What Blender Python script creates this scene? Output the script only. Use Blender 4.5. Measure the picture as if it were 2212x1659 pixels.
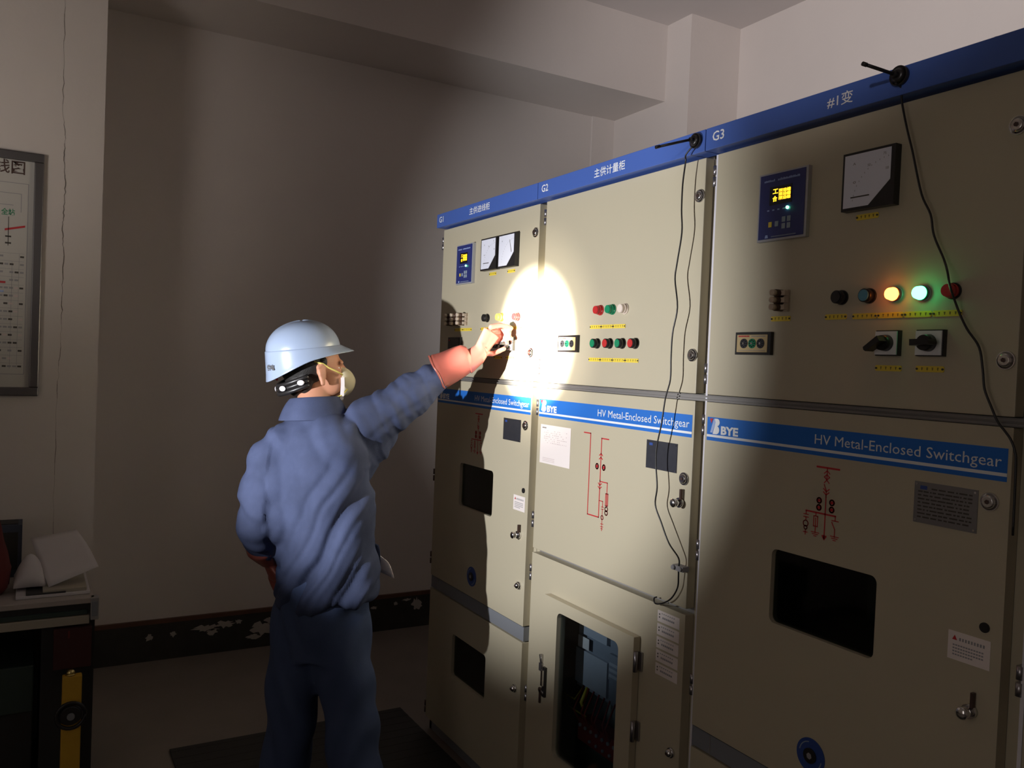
import bpy, bmesh, math, random
from mathutils import Vector, Matrix
random.seed(7)
SC = bpy.context.scene
for o in list(bpy.data.objects): bpy.data.objects.remove(o)
COL = SC.collection

# ------------------------------------------------------------------ camera
cam_d = bpy.data.cameras.new('camera'); cam = bpy.data.objects.new('camera', cam_d); COL.objects.link(cam)
YAW, PIT, ROL = 1.0486, -0.0238, 0.0407
Fv = Vector((-math.sin(YAW)*math.cos(PIT), math.cos(YAW)*math.cos(PIT), math.sin(PIT)))
R0 = Fv.cross(Vector((0, 0, 1))).normalized(); U0 = R0.cross(Fv)
Rv = R0*math.cos(ROL)+U0*math.sin(ROL); Uv = -R0*math.sin(ROL)+U0*math.cos(ROL)
mw = Matrix((Rv, Uv, -Fv)).transposed().to_4x4(); mw.translation = Vector((3.1952, -1.4719, 1.5564))
cam.matrix_world = mw
cam_d.sensor_width = 36; cam_d.lens = 1806.05/2212*36; cam_d.clip_start = 0.02
SC.camera = cam

# ------------------------------------------------------------------ world, lights, exposure
wd = bpy.data.worlds.new('world'); SC.world = wd; wd.use_nodes = True
wd.node_tree.nodes['Background'].inputs[0].default_value = (0.9, 0.8, 0.75, 1)
wd.node_tree.nodes['Background'].inputs[1].default_value = 0.02
SC.view_settings.view_transform = 'Standard'; SC.view_settings.look = 'None'
SC.view_settings.gamma = 1; SC.view_settings.use_curve_mapping = False
SC.view_settings.exposure = 0.0
TORCH = Vector((1.15, -1.92, 1.43)); AIM = Vector((0.782, 0.0, 1.645))
def spot(name, energy, deg, blend, col, loc=TORCH, aim=AIM, rad=0.012):
    l = bpy.data.lights.new(name, 'SPOT'); l.energy = energy; l.spot_size = math.radians(deg); l.spot_blend = blend
    l.color = col; l.shadow_soft_size = rad
    o = bpy.data.objects.new(name, l); COL.objects.link(o); o.location = loc
    o.rotation_euler = (aim-loc).to_track_quat('-Z', 'Y').to_euler(); return o
spot('torch_hotspot', 3900, 15.2, 1.0, (1.0, 0.95, 0.86), aim=AIM)
spot('torch_halo', 130, 24, 1.0, (1.0, 0.93, 0.80), aim=AIM)
spot('torch_spill', 168, 70, 0.50, (0.95, 0.96, 1.0), aim=Vector((0.655, 0.0, 1.66)))
# added fill spot, out of view, brightening the upper back wall and ceiling
spot('upper_wall_fill', 350, 44, 1.0, (1.0, 0.90, 0.89), Vector((3.3, -2.2, 2.3)), Vector((0.3, 2.17, 3.75)), 0.04)
spot('pillar_fill', 30, 78, 1.0, (1.0, 0.92, 0.86), Vector((1.1, -2.35, 1.85)), Vector((-0.557, -2.0, 2.55)), 0.22)  # soft fill spot added out of view, lifts the near pillar
# weak fill panel added out of view to lift the cabinet fronts
dl = bpy.data.lights.new('cabinet_front_fill', 'AREA'); dl.shape = 'RECTANGLE'; dl.size = 1.2; dl.size_y = 2.0; dl.energy = 5.6; dl.color = (1.0, 0.90, 0.84)
do = bpy.data.objects.new('cabinet_front_fill', dl); COL.objects.link(do); do.location = (3.0, -3.32, 1.7); do.rotation_euler = Vector((0.0, 1.0, 0.05)).to_track_quat('-Z', 'Z').to_euler()

# ------------------------------------------------------------------ materials
def mat(name, col, rough=0.5, metal=0.0, spec=0.5, bump=0.0, bscale=200, var=0.0, vscale=6, emit=None, estr=0, coat=0):
    m = bpy.data.materials.new(name); m.use_nodes = True; nt = m.node_tree; b = nt.nodes['Principled BSDF']
    b.inputs['Base Color'].default_value = (*col, 1); b.inputs['Roughness'].default_value = rough
    b.inputs['Metallic'].default_value = metal; b.inputs['Specular IOR Level'].default_value = spec
    if coat: b.inputs['Coat Weight'].default_value = coat; b.inputs['Coat Roughness'].default_value = 0.15
    tc = nt.nodes.new('ShaderNodeTexCoord')
    if var:
        n = nt.nodes.new('ShaderNodeTexNoise'); n.inputs['Scale'].default_value = vscale; n.inputs['Detail'].default_value = 5
        nt.links.new(tc.outputs['Object'], n.inputs['Vector'])
        mx = nt.nodes.new('ShaderNodeMix'); mx.data_type = 'RGBA'
        mx.inputs['A'].default_value = (*[c*(1-var) for c in col], 1); mx.inputs['B'].default_value = (*[min(1, c*(1+var)) for c in col], 1)
        nt.links.new(n.outputs['Fac'], mx.inputs['Factor']); nt.links.new(mx.outputs['Result'], b.inputs['Base Color'])
    if bump:
        n = nt.nodes.new('ShaderNodeTexNoise'); n.inputs['Scale'].default_value = bscale; n.inputs['Detail'].default_value = 3
        nt.links.new(tc.outputs['Object'], n.inputs['Vector'])
        bp = nt.nodes.new('ShaderNodeBump'); bp.inputs['Strength'].default_value = bump; bp.inputs['Distance'].default_value = 0.002
        nt.links.new(n.outputs['Fac'], bp.inputs['Height']); nt.links.new(bp.outputs['Normal'], b.inputs['Normal'])
    if emit: b.inputs['Emission Color'].default_value = (*emit, 1); b.inputs['Emission Strength'].default_value = estr
    return m
M = {}
M['plaster'] = mat('plaster', (0.66, 0.605, 0.57), 0.9, spec=0.2, bump=0.25, bscale=60, var=0.04, vscale=3)
M['ceil'] = mat('ceiling_paint', (0.62, 0.57, 0.55), 0.9, spec=0.2, var=0.03)
M['floor'] = mat('floor_concrete', (0.20, 0.165, 0.14), 0.6, bump=0.3, bscale=40, var=0.15, vscale=5)
M['skirt'] = mat('skirting_stone', (0.035, 0.033, 0.028), 0.35, var=0.5, vscale=14)
M['skirttop'] = mat('skirting_top', (0.11, 0.05, 0.03), 0.5, var=0.4, vscale=10)
M['patch'] = mat('peeled_patch', (0.42, 0.38, 0.34), 0.9)
M['crack'] = mat('crack_line', (0.17, 0.14, 0.12), 0.9)  # dark brown of the crack in the plaster
M['paint'] = mat('beige_powder_coat', (0.50, 0.445, 0.32), 0.42, spec=0.4, bump=0.06, bscale=900)
M['paintdk'] = mat('grey_blue_paint', (0.22, 0.23, 0.25), 0.5)
M['zinc'] = mat('galvanised_steel', (0.45, 0.44, 0.44), 0.4, metal=0.6, var=0.15, vscale=20)
M['chrome'] = mat('chrome', (0.75, 0.74, 0.74), 0.15, metal=1.0)
M['blue'] = mat('blue_header_paint', (0.06, 0.125, 0.42), 0.4)
M['stripe'] = mat('blue_stripe_film', (0.022, 0.155, 0.56), 0.5, spec=0.25)
M['white'] = mat('white_print', (0.80, 0.80, 0.80), 0.5)
M['logoblue'] = mat('pale_blue_print', (0.35, 0.45, 0.72), 0.5)
M['red'] = mat('red_print', (0.50, 0.02, 0.025), 0.5)
M['black'] = mat('black_plastic', (0.018, 0.016, 0.016), 0.35)
M['rubber'] = mat('black_rubber', (0.022, 0.02, 0.018), 0.7, bump=0.4, bscale=120)
M['yellow'] = mat('yellow_label', (0.82, 0.62, 0.06), 0.5)
M['ink'] = mat('dark_ink', (0.06, 0.05, 0.04), 0.6)
M['greyink'] = mat('grey_ink', (0.30, 0.29, 0.30), 0.6)
M['navy'] = mat('navy_panel', (0.025, 0.035, 0.17), 0.35)
M['silver'] = mat('silver_bezel', (0.45, 0.45, 0.47), 0.4, metal=0.3)
M['face'] = mat('meter_face', (0.78, 0.79, 0.88), 0.4)
M['dark'] = mat('dark_screen', (0.01, 0.01, 0.012), 0.2)
M['lcd'] = mat('lit_display', (0.8, 0.4, 0.0), 0.5, emit=(1.0, 0.50, 0.02), estr=2.6)
M['ledg'] = mat('lit_green_led', (0.2, 1, 0.5), 0.5, emit=(0.15, 1.0, 0.35), estr=14)
M['key'] = mat('grey_key', (0.30, 0.36, 0.42), 0.5)
M['capred'] = mat('red_lens', (0.55, 0.03, 0.03), 0.25, coat=0.5)
M['capgrn'] = mat('green_lens', (0.01, 0.25, 0.11), 0.25, coat=0.5)
M['capwht'] = mat('white_lens', (0.80, 0.68, 0.58), 0.25, coat=0.5)
M['capblu'] = mat('pale_blue_lens', (0.12, 0.32, 0.42), 0.25)
M['litorg'] = mat('lit_orange_lens', (1, 0.3, 0.05), 0.4, emit=(1.0, 0.22, 0.03), estr=12)
M['litgrn'] = mat('lit_green_lens', (0.1, 1, 0.5), 0.4, emit=(0.06, 1.0, 0.30), estr=12)
M['lityel'] = mat('lit_yellow_lens', (1, 0.7, 0.1), 0.4, emit=(1.0, 0.62, 0.04), estr=1.6)
M['litcyn'] = mat('lit_cyan_lens', (0.3, 1, 0.9), 0.4, emit=(0.25, 1.0, 0.8), estr=1.6)
M['gold'] = mat('tan_fascia', (0.62, 0.46, 0.22), 0.45)
M['beigep'] = mat('beige_plastic', (0.58, 0.47, 0.36), 0.4)
M['brownp'] = mat('brown_plastic', (0.07, 0.035, 0.02), 0.4)
M['paper'] = mat('white_paper', (0.82, 0.74, 0.70), 0.8)
M['paper2'] = mat('sheet_paper', (0.62, 0.58, 0.58), 0.85, var=0.04)
M['faint'] = mat('faint_print', (0.60, 0.50, 0.48), 0.8)
M['plate'] = mat('dark_nameplate', (0.05, 0.05, 0.06), 0.35, metal=0.4, var=0.2, vscale=60)
M['steelpl'] = mat('steel_nameplate', (0.26, 0.25, 0.25), 0.4, metal=0.5)
M['meterbox'] = mat('meter_grey', (0.20, 0.22, 0.27), 0.5)
M['meterlt'] = mat('meter_light', (0.34, 0.36, 0.42), 0.5)
M['inside'] = mat('cabinet_interior', (0.20, 0.23, 0.20), 0.7)
M['wireyel'] = mat('yellow_wire', (0.6, 0.5, 0.05), 0.5)
M['wirered'] = mat('red_wire', (0.30, 0.03, 0.02), 0.5)
M['blueplate'] = mat('blue_disc', (0.03, 0.07, 0.28), 0.4)
M['frame'] = mat('aluminium_frame', (0.20, 0.19, 0.19), 0.35, metal=0.85)
M['board'] = mat('board_print', (0.52, 0.50, 0.46), 0.7)
M['grn'] = mat('green_print', (0.03, 0.22, 0.10), 0.6)
M['desk'] = mat('desk_laminate', (0.42, 0.37, 0.33), 0.5, var=0.08)
M['desklt'] = mat('desk_rail', (0.40, 0.36, 0.28), 0.5)
M['deskdk'] = mat('desk_dark', (0.025, 0.024, 0.022), 0.6)
M['dkred'] = mat('dark_red_cloth', (0.13, 0.018, 0.015), 0.8, bump=0.5, bscale=15)
M['dkmaroon'] = mat('maroon_paint', (0.05, 0.010, 0.008), 0.7)
M['dkblue'] = mat('dark_blue_card', (0.05, 0.06, 0.09), 0.6)
M['dkgreen'] = mat('dark_green_panel', (0.03, 0.05, 0.04), 0.6)
M['postyel'] = mat('yellow_post_paint', (0.62, 0.36, 0.03), 0.5, var=0.15, vscale=12)
M['brass'] = mat('brass', (0.75, 0.6, 0.25), 0.3, metal=1)
M['skin'] = mat('skin', (0.50, 0.235, 0.145), 0.55, var=0.08, vscale=25)
M['hair'] = mat('black_hair', (0.012, 0.010, 0.009), 0.6, bump=0.6, bscale=300)
M['denim'] = mat('blue_workwear', (0.054, 0.068, 0.130), 0.85, spec=0.2, bump=0.35, bscale=500, var=0.55, vscale=9)
M['trouser'] = mat('navy_trousers', (0.06, 0.085, 0.17), 0.85, spec=0.2, bump=0.3, bscale=400, var=0.15, vscale=8)
M['helmet'] = mat('pale_blue_helmet', (0.29, 0.355, 0.48), 0.28, coat=0.4)
M['glove'] = mat('orange_rubber', (0.33, 0.088, 0.068), 0.30, coat=0.35, var=0.05, vscale=12)
M['mask'] = mat('cream_mask', (0.55, 0.50, 0.36), 0.9)
M['strap'] = mat('yellow_strap', (0.70, 0.60, 0.16), 0.7)
M['tape'] = mat('white_tab', (0.75, 0.70, 0.72), 0.7)
M['shoe'] = mat('black_shoe', (0.02, 0.02, 0.02), 0.5)
M['stripmet'] = mat('strip_metal', (0.24, 0.225, 0.21), 0.45, metal=0.4)
M['trimlt'] = mat('pale_edge_strip', (0.72, 0.70, 0.74), 0.4)
M['hinge'] = mat('hinge_steel', (0.42, 0.40, 0.42), 0.3, metal=0.9)
M['dkhinge'] = mat('dark_hinge', (0.10, 0.06, 0.05), 0.4, metal=0.5)
def glass(name, tint, gloss, tr):
    m = bpy.data.materials.new(name); m.use_nodes = True; nt = m.node_tree; nt.nodes.clear()
    out = nt.nodes.new('ShaderNodeOutputMaterial'); mx = nt.nodes.new('ShaderNodeMixShader')
    t = nt.nodes.new('ShaderNodeBsdfTransparent'); t.inputs[0].default_value = (*tint, 1)
    g = nt.nodes.new('ShaderNodeBsdfGlossy'); g.inputs['Roughness'].default_value = gloss
    lw = nt.nodes.new('ShaderNodeLayerWeight'); lw.inputs[0].default_value = 0.5
    p5 = nt.nodes.new('ShaderNodeMath'); p5.operation = 'POWER'; p5.inputs[1].default_value = 4.0; nt.links.new(lw.outputs['Facing'], p5.inputs[0])
    f = nt.nodes.new('ShaderNodeMath'); f.operation = 'MULTIPLY_ADD'; f.inputs[1].default_value = 0.5; f.inputs[2].default_value = 0.06; nt.links.new(p5.outputs[0], f.inputs[0])
    nt.links.new(f.outputs[0], mx.inputs[0]); nt.links.new(t.outputs[0], mx.inputs[1]); nt.links.new(g.outputs[0], mx.inputs[2])
    nt.links.new(mx.outputs[0], out.inputs[0]); return m
M['glass'] = glass('window_glass', (0.75, 0.8, 0.82), 0.05, 0)
M['tint'] = glass('tinted_glass', (0.35, 0.40, 0.36), 0.05, 0)

# ------------------------------------------------------------------ mesh builder
class MB:
    def __init__(s): s.v = []; s.f = []; s.mi = []; s.mats = []; s.sm = []
    def m(s, k):
        if k not in s.mats: s.mats.append(k)
        return s.mats.index(k)
    def add(s, vs, fs, k, smooth=False):
        b = len(s.v); s.v += [tuple(v) for v in vs]; i = s.m(k)
        for f in fs: s.f.append([b+a for a in f]); s.mi.append(i); s.sm.append(smooth)
        return s
    def box(s, x0, x1, y0, y1, z0, z1, k):
        vs = [(x, y, z) for x in (x0, x1) for y in (y0, y1) for z in (z0, z1)]
        return s.add(vs, [(0, 1, 3, 2), (4, 6, 7, 5), (0, 4, 5, 1), (2, 3, 7, 6), (0, 2, 6, 4), (1, 5, 7, 3)], k)
    def prismY(s, pts, y0, y1, k):           # polygon in XZ between y0 (front) and y1
        n = len(pts); vs = [(x, y0, z) for x, z in pts]+[(x, y1, z) for x, z in pts]
        return s.add(vs, [list(range(n)), list(range(2*n-1, n-1, -1))]+[(i, i+n, (i+1) % n+n, (i+1) % n) for i in range(n)], k)
    def prismX(s, pts, x0, x1, k):           # polygon in YZ
        n = len(pts); vs = [(x0, y, z) for y, z in pts]+[(x1, y, z) for y, z in pts]
        return s.add(vs, [list(range(n)), list(range(2*n-1, n-1, -1))]+[(i, i+n, (i+1) % n+n, (i+1) % n) for i in range(n)], k)
    def cyl(s, a, b, r0, k, r1=None, n=20, smooth=True):
        a = Vector(a); b = Vector(b); r1 = r0 if r1 is None else r1
        d = (b-a).normalized(); u = d.orthogonal().normalized(); w = d.cross(u)
        vs = []
        for c, r in ((a, r0), (b, r1)):
            for i in range(n):
                t = 2*math.pi*i/n; vs.append(c+u*(r*math.cos(t))+w*(r*math.sin(t)))
        s.add(vs, [(i, (i+1) % n, (i+1) % n+n, i+n) for i in range(n)], k, smooth)
        b0 = len(s.v)-2*n; i = s.m(k)
        s.f.append([b0+j for j in range(n-1, -1, -1)]); s.mi.append(i); s.sm.append(False)
        s.f.append([b0+n+j for j in range(n)]); s.mi.append(i); s.sm.append(False)
        return s
    def tube(s, pts, r, k, n=8):
        pts = [Vector(p) for p in pts]; rs = r if isinstance(r, (list, tuple)) else [r]*len(pts)
        vs = []; ref = Vector((0.3, 0.2, 1)).normalized()
        for i, p in enumerate(pts):
            d = (pts[min(i+1, len(pts)-1)]-pts[max(i-1, 0)]).normalized()
            u = ref-d*ref.dot(d); u = u.normalized() if u.length > 1e-3 else d.orthogonal().normalized(); w = d.cross(u)
            for j in range(n):
                t = 2*math.pi*j/n; vs.append(p+u*(rs[i]*math.cos(t))+w*(rs[i]*math.sin(t)))
        fs = [(i*n+j, i*n+(j+1) % n, (i+1)*n+(j+1) % n, (i+1)*n+j) for i in range(len(pts)-1) for j in range(n)]
        fs += [list(range(n-1, -1, -1)), [(len(pts)-1)*n+j for j in range(n)]]
        return s.add(vs, fs, k, True)
    def loft(s, rings, k, cap=True, smooth=True):
        n = len(rings[0]); vs = [p for r in rings for p in r]; m_ = len(rings)
        fs = [(i*n+j, i*n+(j+1) % n, (i+1)*n+(j+1) % n, (i+1)*n+j) for i in range(m_-1) for j in range(n)]
        if cap: fs += [list(range(n-1, -1, -1)), [(m_-1)*n+j for j in range(n)]]
        return s.add(vs, fs, k, smooth)
    def ball(s, c, r, k, n=16, rot=None):
        c = Vector(c); r = (r, r, r) if isinstance(r, (int, float)) else r; rings = []
        for i in range(1, n//2):
            ph = math.pi*i/(n//2); ring = []
            for j in range(n):
                t = 2*math.pi*j/n; p = Vector((r[0]*math.sin(ph)*math.cos(t), r[1]*math.sin(ph)*math.sin(t), r[2]*math.cos(ph)))
                ring.append(c+(rot @ p if rot else p))
            rings.append(ring)
        top = c+(rot @ Vector((0, 0, r[2])) if rot else Vector((0, 0, r[2]))); bot = c*2-top
        b = len(rings); vs = [p for q in rings for p in q]+[top, bot]; N = len(vs)
        fs = [(i*n+j, (i+1)*n+j, (i+1)*n+(j+1) % n, i*n+(j+1) % n) for i in range(b-1) for j in range(n)]
        fs += [(N-2, j, (j+1) % n) for j in range(n)]+[(N-1, (b-1)*n+(j+1) % n, (b-1)*n+j) for j in range(n)]
        return s.add(vs, fs, k, True)
    def obj(s, name, parent=None, bevel=0, origin=None):
        me = bpy.data.meshes.new(name)
        o3 = Vector(origin) if origin is not None else Vector((0, 0, 0))
        me.from_pydata([tuple(Vector(v)-o3) for v in s.v], [], s.f)
        for k in s.mats: me.materials.append(M[k])
        for p, i, q in zip(me.polygons, s.mi, s.sm): p.material_index = i; p.use_smooth = q
        me.update()
        bm = bmesh.new(); bm.from_mesh(me); bmesh.ops.recalc_face_normals(bm, faces=bm.faces); bm.to_mesh(me); bm.free()
        o = bpy.data.objects.new(name, me); COL.objects.link(o); o.location = o3
        if parent is not None:
            o.parent = parent; w = Vector((0, 0, 0)); q = parent
            while q is not None: w += q.location; q = q.parent
            o.location = o3-w
        if bevel:
            b = o.modifiers.new('bevel', 'BEVEL'); b.width = bevel; b.segments = 2; b.limit_method = 'ANGLE'; b.angle_limit = 0.7
        return o
def tag(o, label, cat, group=None):
    o['label'] = label; o['category'] = cat
    if group: o['group'] = group
    return o
def struct(o): o['kind'] = 'structure'; return o
def thing(name, loc, label, cat, group=None):
    o = bpy.data.objects.new(name, None); COL.objects.link(o); o.location = loc; o.empty_display_size = 0.1
    return tag(o, label, cat, group)
_tc = {}
def glyphs(txt, h, w=None, bold=0.0):
    """mesh of a line of text: vertices in (x, z) from 0, scaled to height h (and width w)"""
    key = (txt, bold)
    if key not in _tc:
        cu = bpy.data.curves.new('t', 'FONT'); cu.body = txt; cu.size = 1; cu.resolution_u = 2; cu.offset = bold
        to = bpy.data.objects.new('t', cu); COL.objects.link(to); bpy.context.view_layer.update()
        me = to.evaluated_get(bpy.context.evaluated_depsgraph_get()).to_mesh()
        vs = [(v.co.x, v.co.y) for v in me.vertices]; fs = [list(p.vertices) for p in me.polygons]
        to.evaluated_get(bpy.context.evaluated_depsgraph_get()).to_mesh_clear()
        bpy.data.objects.remove(to); bpy.data.curves.remove(cu); _tc[key] = (vs, fs)
    vs, fs = _tc[key]
    if not vs: return [], []
    x0 = min(v[0] for v in vs); x1 = max(v[0] for v in vs); y0 = min(v[1] for v in vs); y1 = max(v[1] for v in vs)
    sy = h/(y1-y0); sx = w/(x1-x0) if w else sy
    return [((a-x0)*sx, (b-y0)*sy) for a, b in vs], fs
def text(mb, txt, x, z, y, h, w, k, bold=0.0):
    vs, fs = glyphs(txt, h, w, bold)
    return mb.add([(x+a, y, z+b) for a, b in vs], fs, k)

# ------------------------------------------------------------------ room shell
XW, YB, ZC = -1.28, 2.17, 3.62
XP, YP = -0.557, -1.24
def sbox(name, a, k):
    return struct(MB().box(*a, k).obj(name))
sbox('floor', (-1.5, 5.8, -3.6, 2.4, -0.12, 0.0), 'floor')
sbox('ceiling', (-1.5, 5.8, -3.6, 2.4, ZC, ZC+0.12), 'ceil')
sbox('wall_left', (XW-0.15, XW, YP, YB, 0, ZC), 'plaster')
sbox('wall_back', (XW-0.15, 5.8, YB, YB+0.15, 0, ZC), 'plaster')
sbox('wall_right', (5.6, 5.8, -3.6, YB, 0, ZC), 'plaster')
sbox('wall_front', (XP, 5.6, -3.6, -3.4, 0, ZC), 'plaster')
wn = sbox('wall_near', (XW-0.15, XP, -3.6, YP, 0, ZC), 'plaster')
sbox('trim_1', (XW, -0.557, 1.786, YB, 0, ZC), 'plaster')          # corner column
sbox('trim_2', (XW, -0.768, YP, 1.786, 3.168, ZC), 'plaster')      # ceiling beam
sbox('trim_3', (XW, XW+0.012, 1.615, 1.786, 0.206, 3.168), 'plaster')
cr = [(-1.389, 3.4), (-1.389, 2.904), (-1.390, 2.689), (-1.388, 2.474), (-1.376, 2.368), (-1.380, 2.295), (-1.373, 2.187), (-1.375, 2.078), (-1.380, 2.020),
      (-1.373, 1.933), (-1.372, 1.751), (-1.373, 1.605), (-1.379, 1.459), (-1.381, 1.349), (-1.383, 1.092), (-1.384, 0.72)]
pts = []
for (ya, za), (yb, zb) in zip(cr, cr[1:]):
    for i in range(8):
        t = i/8; pts.append((ya+(yb-ya)*t+random.uniform(-.0028, .0028), za+(zb-za)*t))
c = MB()
for i, ((ya, za), (yb, zb)) in enumerate(zip(pts, pts[1:])):
    w = 0.0006+0.0005*math.sin(i*0.7)+(0.0008 if 1.7 < za < 2.35 else 0)
    w = max(w, 0.0003)
    c.add([(XP+0.0006, ya-w, za), (XP+0.0006, ya+w, za), (XP+0.0006, yb+w, zb), (XP+0.0006, yb-w, zb)], [(0, 1, 2, 3)], 'crack')
c.obj('plaster_crack', wn)
# skirting with a brown cap line and peeled patches
sk = MB(); sk.box(XW, XW+0.014, YP, 1.786, 0, 0.185, 'skirt'); sk.box(XW, XW+0.016, YP, 1.786, 0.185, 0.206, 'skirttop')
sk = struct(sk.obj('baseboard_left'))
pm = MB()
def blob(y, z, ry, rz, seed):
    rnd = random.Random(seed); n = 22
    ps = [(y+ry*math.cos(2*math.pi*i/n)*rnd.uniform(.45, 1.15), z+rz*math.sin(2*math.pi*i/n)*rnd.uniform(.45, 1.15)) for i in range(n)]
    pm.prismX(ps, XW+0.0165, XW+0.014, 'patch')
for q in [(-.66, .135, .07, .022, 1), (-.57, .145, .05, .02, 2), (-.63, .115, .03, .02, 3), (-.50, .15, .02, .012, 11), (-.37, .10, .07, .04, 4), (-.33, .14, .04, .02, 5), (-.42, .06, .04, .015, 6),
          (.515, .13, .035, .045, 7), (.38, .15, .015, .012, 8), (-.82, .125, .018, .016, 9), (.45, .165, .03, .008, 10), (-.93, .12, .02, .02, 12), (.25, .14, .02, .01, 13)]:
    blob(*q)
pm.obj('peeled_patch', sk)

# ------------------------------------------------------------------ panel fittings (sub-parts of the cabinet doors; door face is Y = 0)
def door_panel(mb, x0, x1, z0, z1, k='paint', t=0.029, hole=None, r=0.015):
    if not hole: return mb.box(x0, x1, 0, t, z0, z1, k)
    hx0, hx1, hz0, hz1 = hole; cx, cz = (hx0+hx1)/2, (hz0+hz1)/2
    ip = []
    for (ax, az, s0) in ((hx1-r, hz1-r, 0), (hx0+r, hz1-r, 90), (hx0+r, hz0+r, 180), (hx1-r, hz0+r, 270)):
        for i in range(6):
            t_ = math.radians(s0+i*18); ip.append((ax+r*math.cos(t_), az+r*math.sin(t_)))
    cs = [(x1, z1), (x0, z1), (x0, z0), (x1, z0)]
    n = 6
    for yy in (0, t):
        base = len(mb.v); vs = [(x, yy, z) for x, z in ip]+[(x, yy, z) for x, z in cs]; fs = []
        for q in range(4):
            for i in range(n-1): fs.append((q*n+i, q*n+i+1, 24+q))
            nx = ((q+1) % 4)
            fs.append((q*n+n-1, nx*n, 24+nx, 24+q))
        mb.add(vs, fs, k)
    m_ = len(ip)
    mb.add([(x, 0, z) for x, z in ip]+[(x, t, z) for x, z in ip], [(i, (i+1) % m_, (i+1) % m_+m_, i+m_) for i in range(m_)], k)
    mb.add([(x, 0, z) for x, z in cs]+[(x, t, z) for x, z in cs], [(i, (i+1) % 4, (i+1) % 4+4, i+4) for i in range(4)], k)
    return mb
def ui(rot): return rot
def indicator(p, X, Z, cap, body='black', r=0.0135, dome=True):
    body = {'litorg': 'silver', 'litgrn': 'silver'}.get(body, body)
    m = MB(); m.cyl((X, 0, Z), (X, -0.004, Z), r*1.15, body, n=24)
    side = {'litorg': 'capred', 'litgrn': 'capgrn', 'lityel': 'gold', 'litcyn': 'key'}.get(cap, cap) if dome else body
    m.cyl((X, -0.004, Z), (X, -0.012 if dome else -0.020, Z), r*1.02, side, n=24)
    m.cyl((X, -0.012 if dome else -0.020, Z), (X, -0.022, Z), r*0.98 if dome else r*0.88, cap, r1=r*0.86 if dome else r*.84, n=24)
    return m.obj('indicator_light' if dome else 'push_button', p)
def strip(p, x0, x1, z, n=1, h=0.0115, seed=0):
    """row of yellow engraved tags"""
    m = MB(); w = (x1-x0)/n; rnd = random.Random(seed*13+int(x0*1000))
    for i in range(n):
        a = x0+i*w; b = a+w-0.0008; e = 0.0022
        m.prismY([(a+e, z-h/2), (b-e, z-h/2), (b, z-h/4), (b-e*.6, z), (b, z+h/4), (b-e, z+h/2), (a+e, z+h/2), (a, z+h/4), (a+e*.6, z), (a, z-h/4)], -0.0015, 0, 'yellow')
        for cx in (a+0.003, b-0.003): m.cyl((cx, -0.0015, z), (cx, -0.003, z), 0.0021, 'ink', n=8)
        c = 4
        for j in range(c):
            gx = a+0.008+(w-0.016)*(j+.5)/c; g = 0.0018
            m.box(gx-g, gx+g, -0.0018, -0.0015, z+g*.9, z+g*1.5, 'ink'); m.box(gx-g*rnd.uniform(.5, 1), gx+g*rnd.uniform(.5, 1), -0.0018, -0.0015, z-g*.3, z+g*.1, 'ink')
            m.box(gx-g*.25, gx+g*.25, -0.0018, -0.0015, z-g*1.5, z+g*1.5, 'ink')
    return m.obj('tag_strip', p)
def lock(p, X, Z, r=0.0165):
    m = MB(); m.cyl((X, 0, Z), (X, -0.004, Z), r, 'chrome', n=28); m.cyl((X, -0.004, Z), (X, -0.010, Z), r*.9, 'chrome', r1=r*.55, n=28)
    m.cyl((X, -0.010, Z), (X, -0.0115, Z), r*.25, 'dkhinge', n=6, smooth=False)
    return m.obj('door_lock', p)
def latch(p, X, Z):
    m = MB(); m.cyl((X+0.006, 0, Z), (X+0.006, -0.010, Z), 0.013, 'chrome'); m.cyl((X+0.006, -0.01, Z), (X+0.006, -0.028, Z), 0.009, 'chrome', r1=0.011)
    m.ball((X+0.006, -0.028, Z), (0.012, 0.006, 0.012), 'chrome', 12)
    m.box(X+0.010, X+0.015, -0.012, -0.004, Z+0.008, Z+0.036, 'dkhinge')
    return m.obj('door_latch', p)
def lower_key(p, X, Z):
    m = MB(); m.cyl((X, 0, Z), (X, -0.006, Z), 0.013, 'chrome'); m.ball((X, -0.008, Z), (0.011, 0.010, 0.011), 'chrome', 14)
    m.cyl((X, -0.016, Z), (X, -0.019, Z), 0.004, 'dkhinge', n=8)
    return m.obj('round_lock', p)
def hinge(p, X, Z, h=0.05, dark=False):
    k = 'dkhinge' if dark else 'hinge'; m = MB()
    m.box(X-0.010, X+0.004, 0.012, 0.029, Z-h/2, Z+h/2, k); m.cyl((X-0.004, 0.006, Z-h/2), (X-0.004, 0.006, Z-h*.05), 0.0065, k, n=12)
    m.cyl((X-0.004, 0.006, Z+h*.05), (X-0.004, 0.006, Z+h/2), 0.0065, k, n=12)
    return m.obj('hinge', p)
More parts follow.
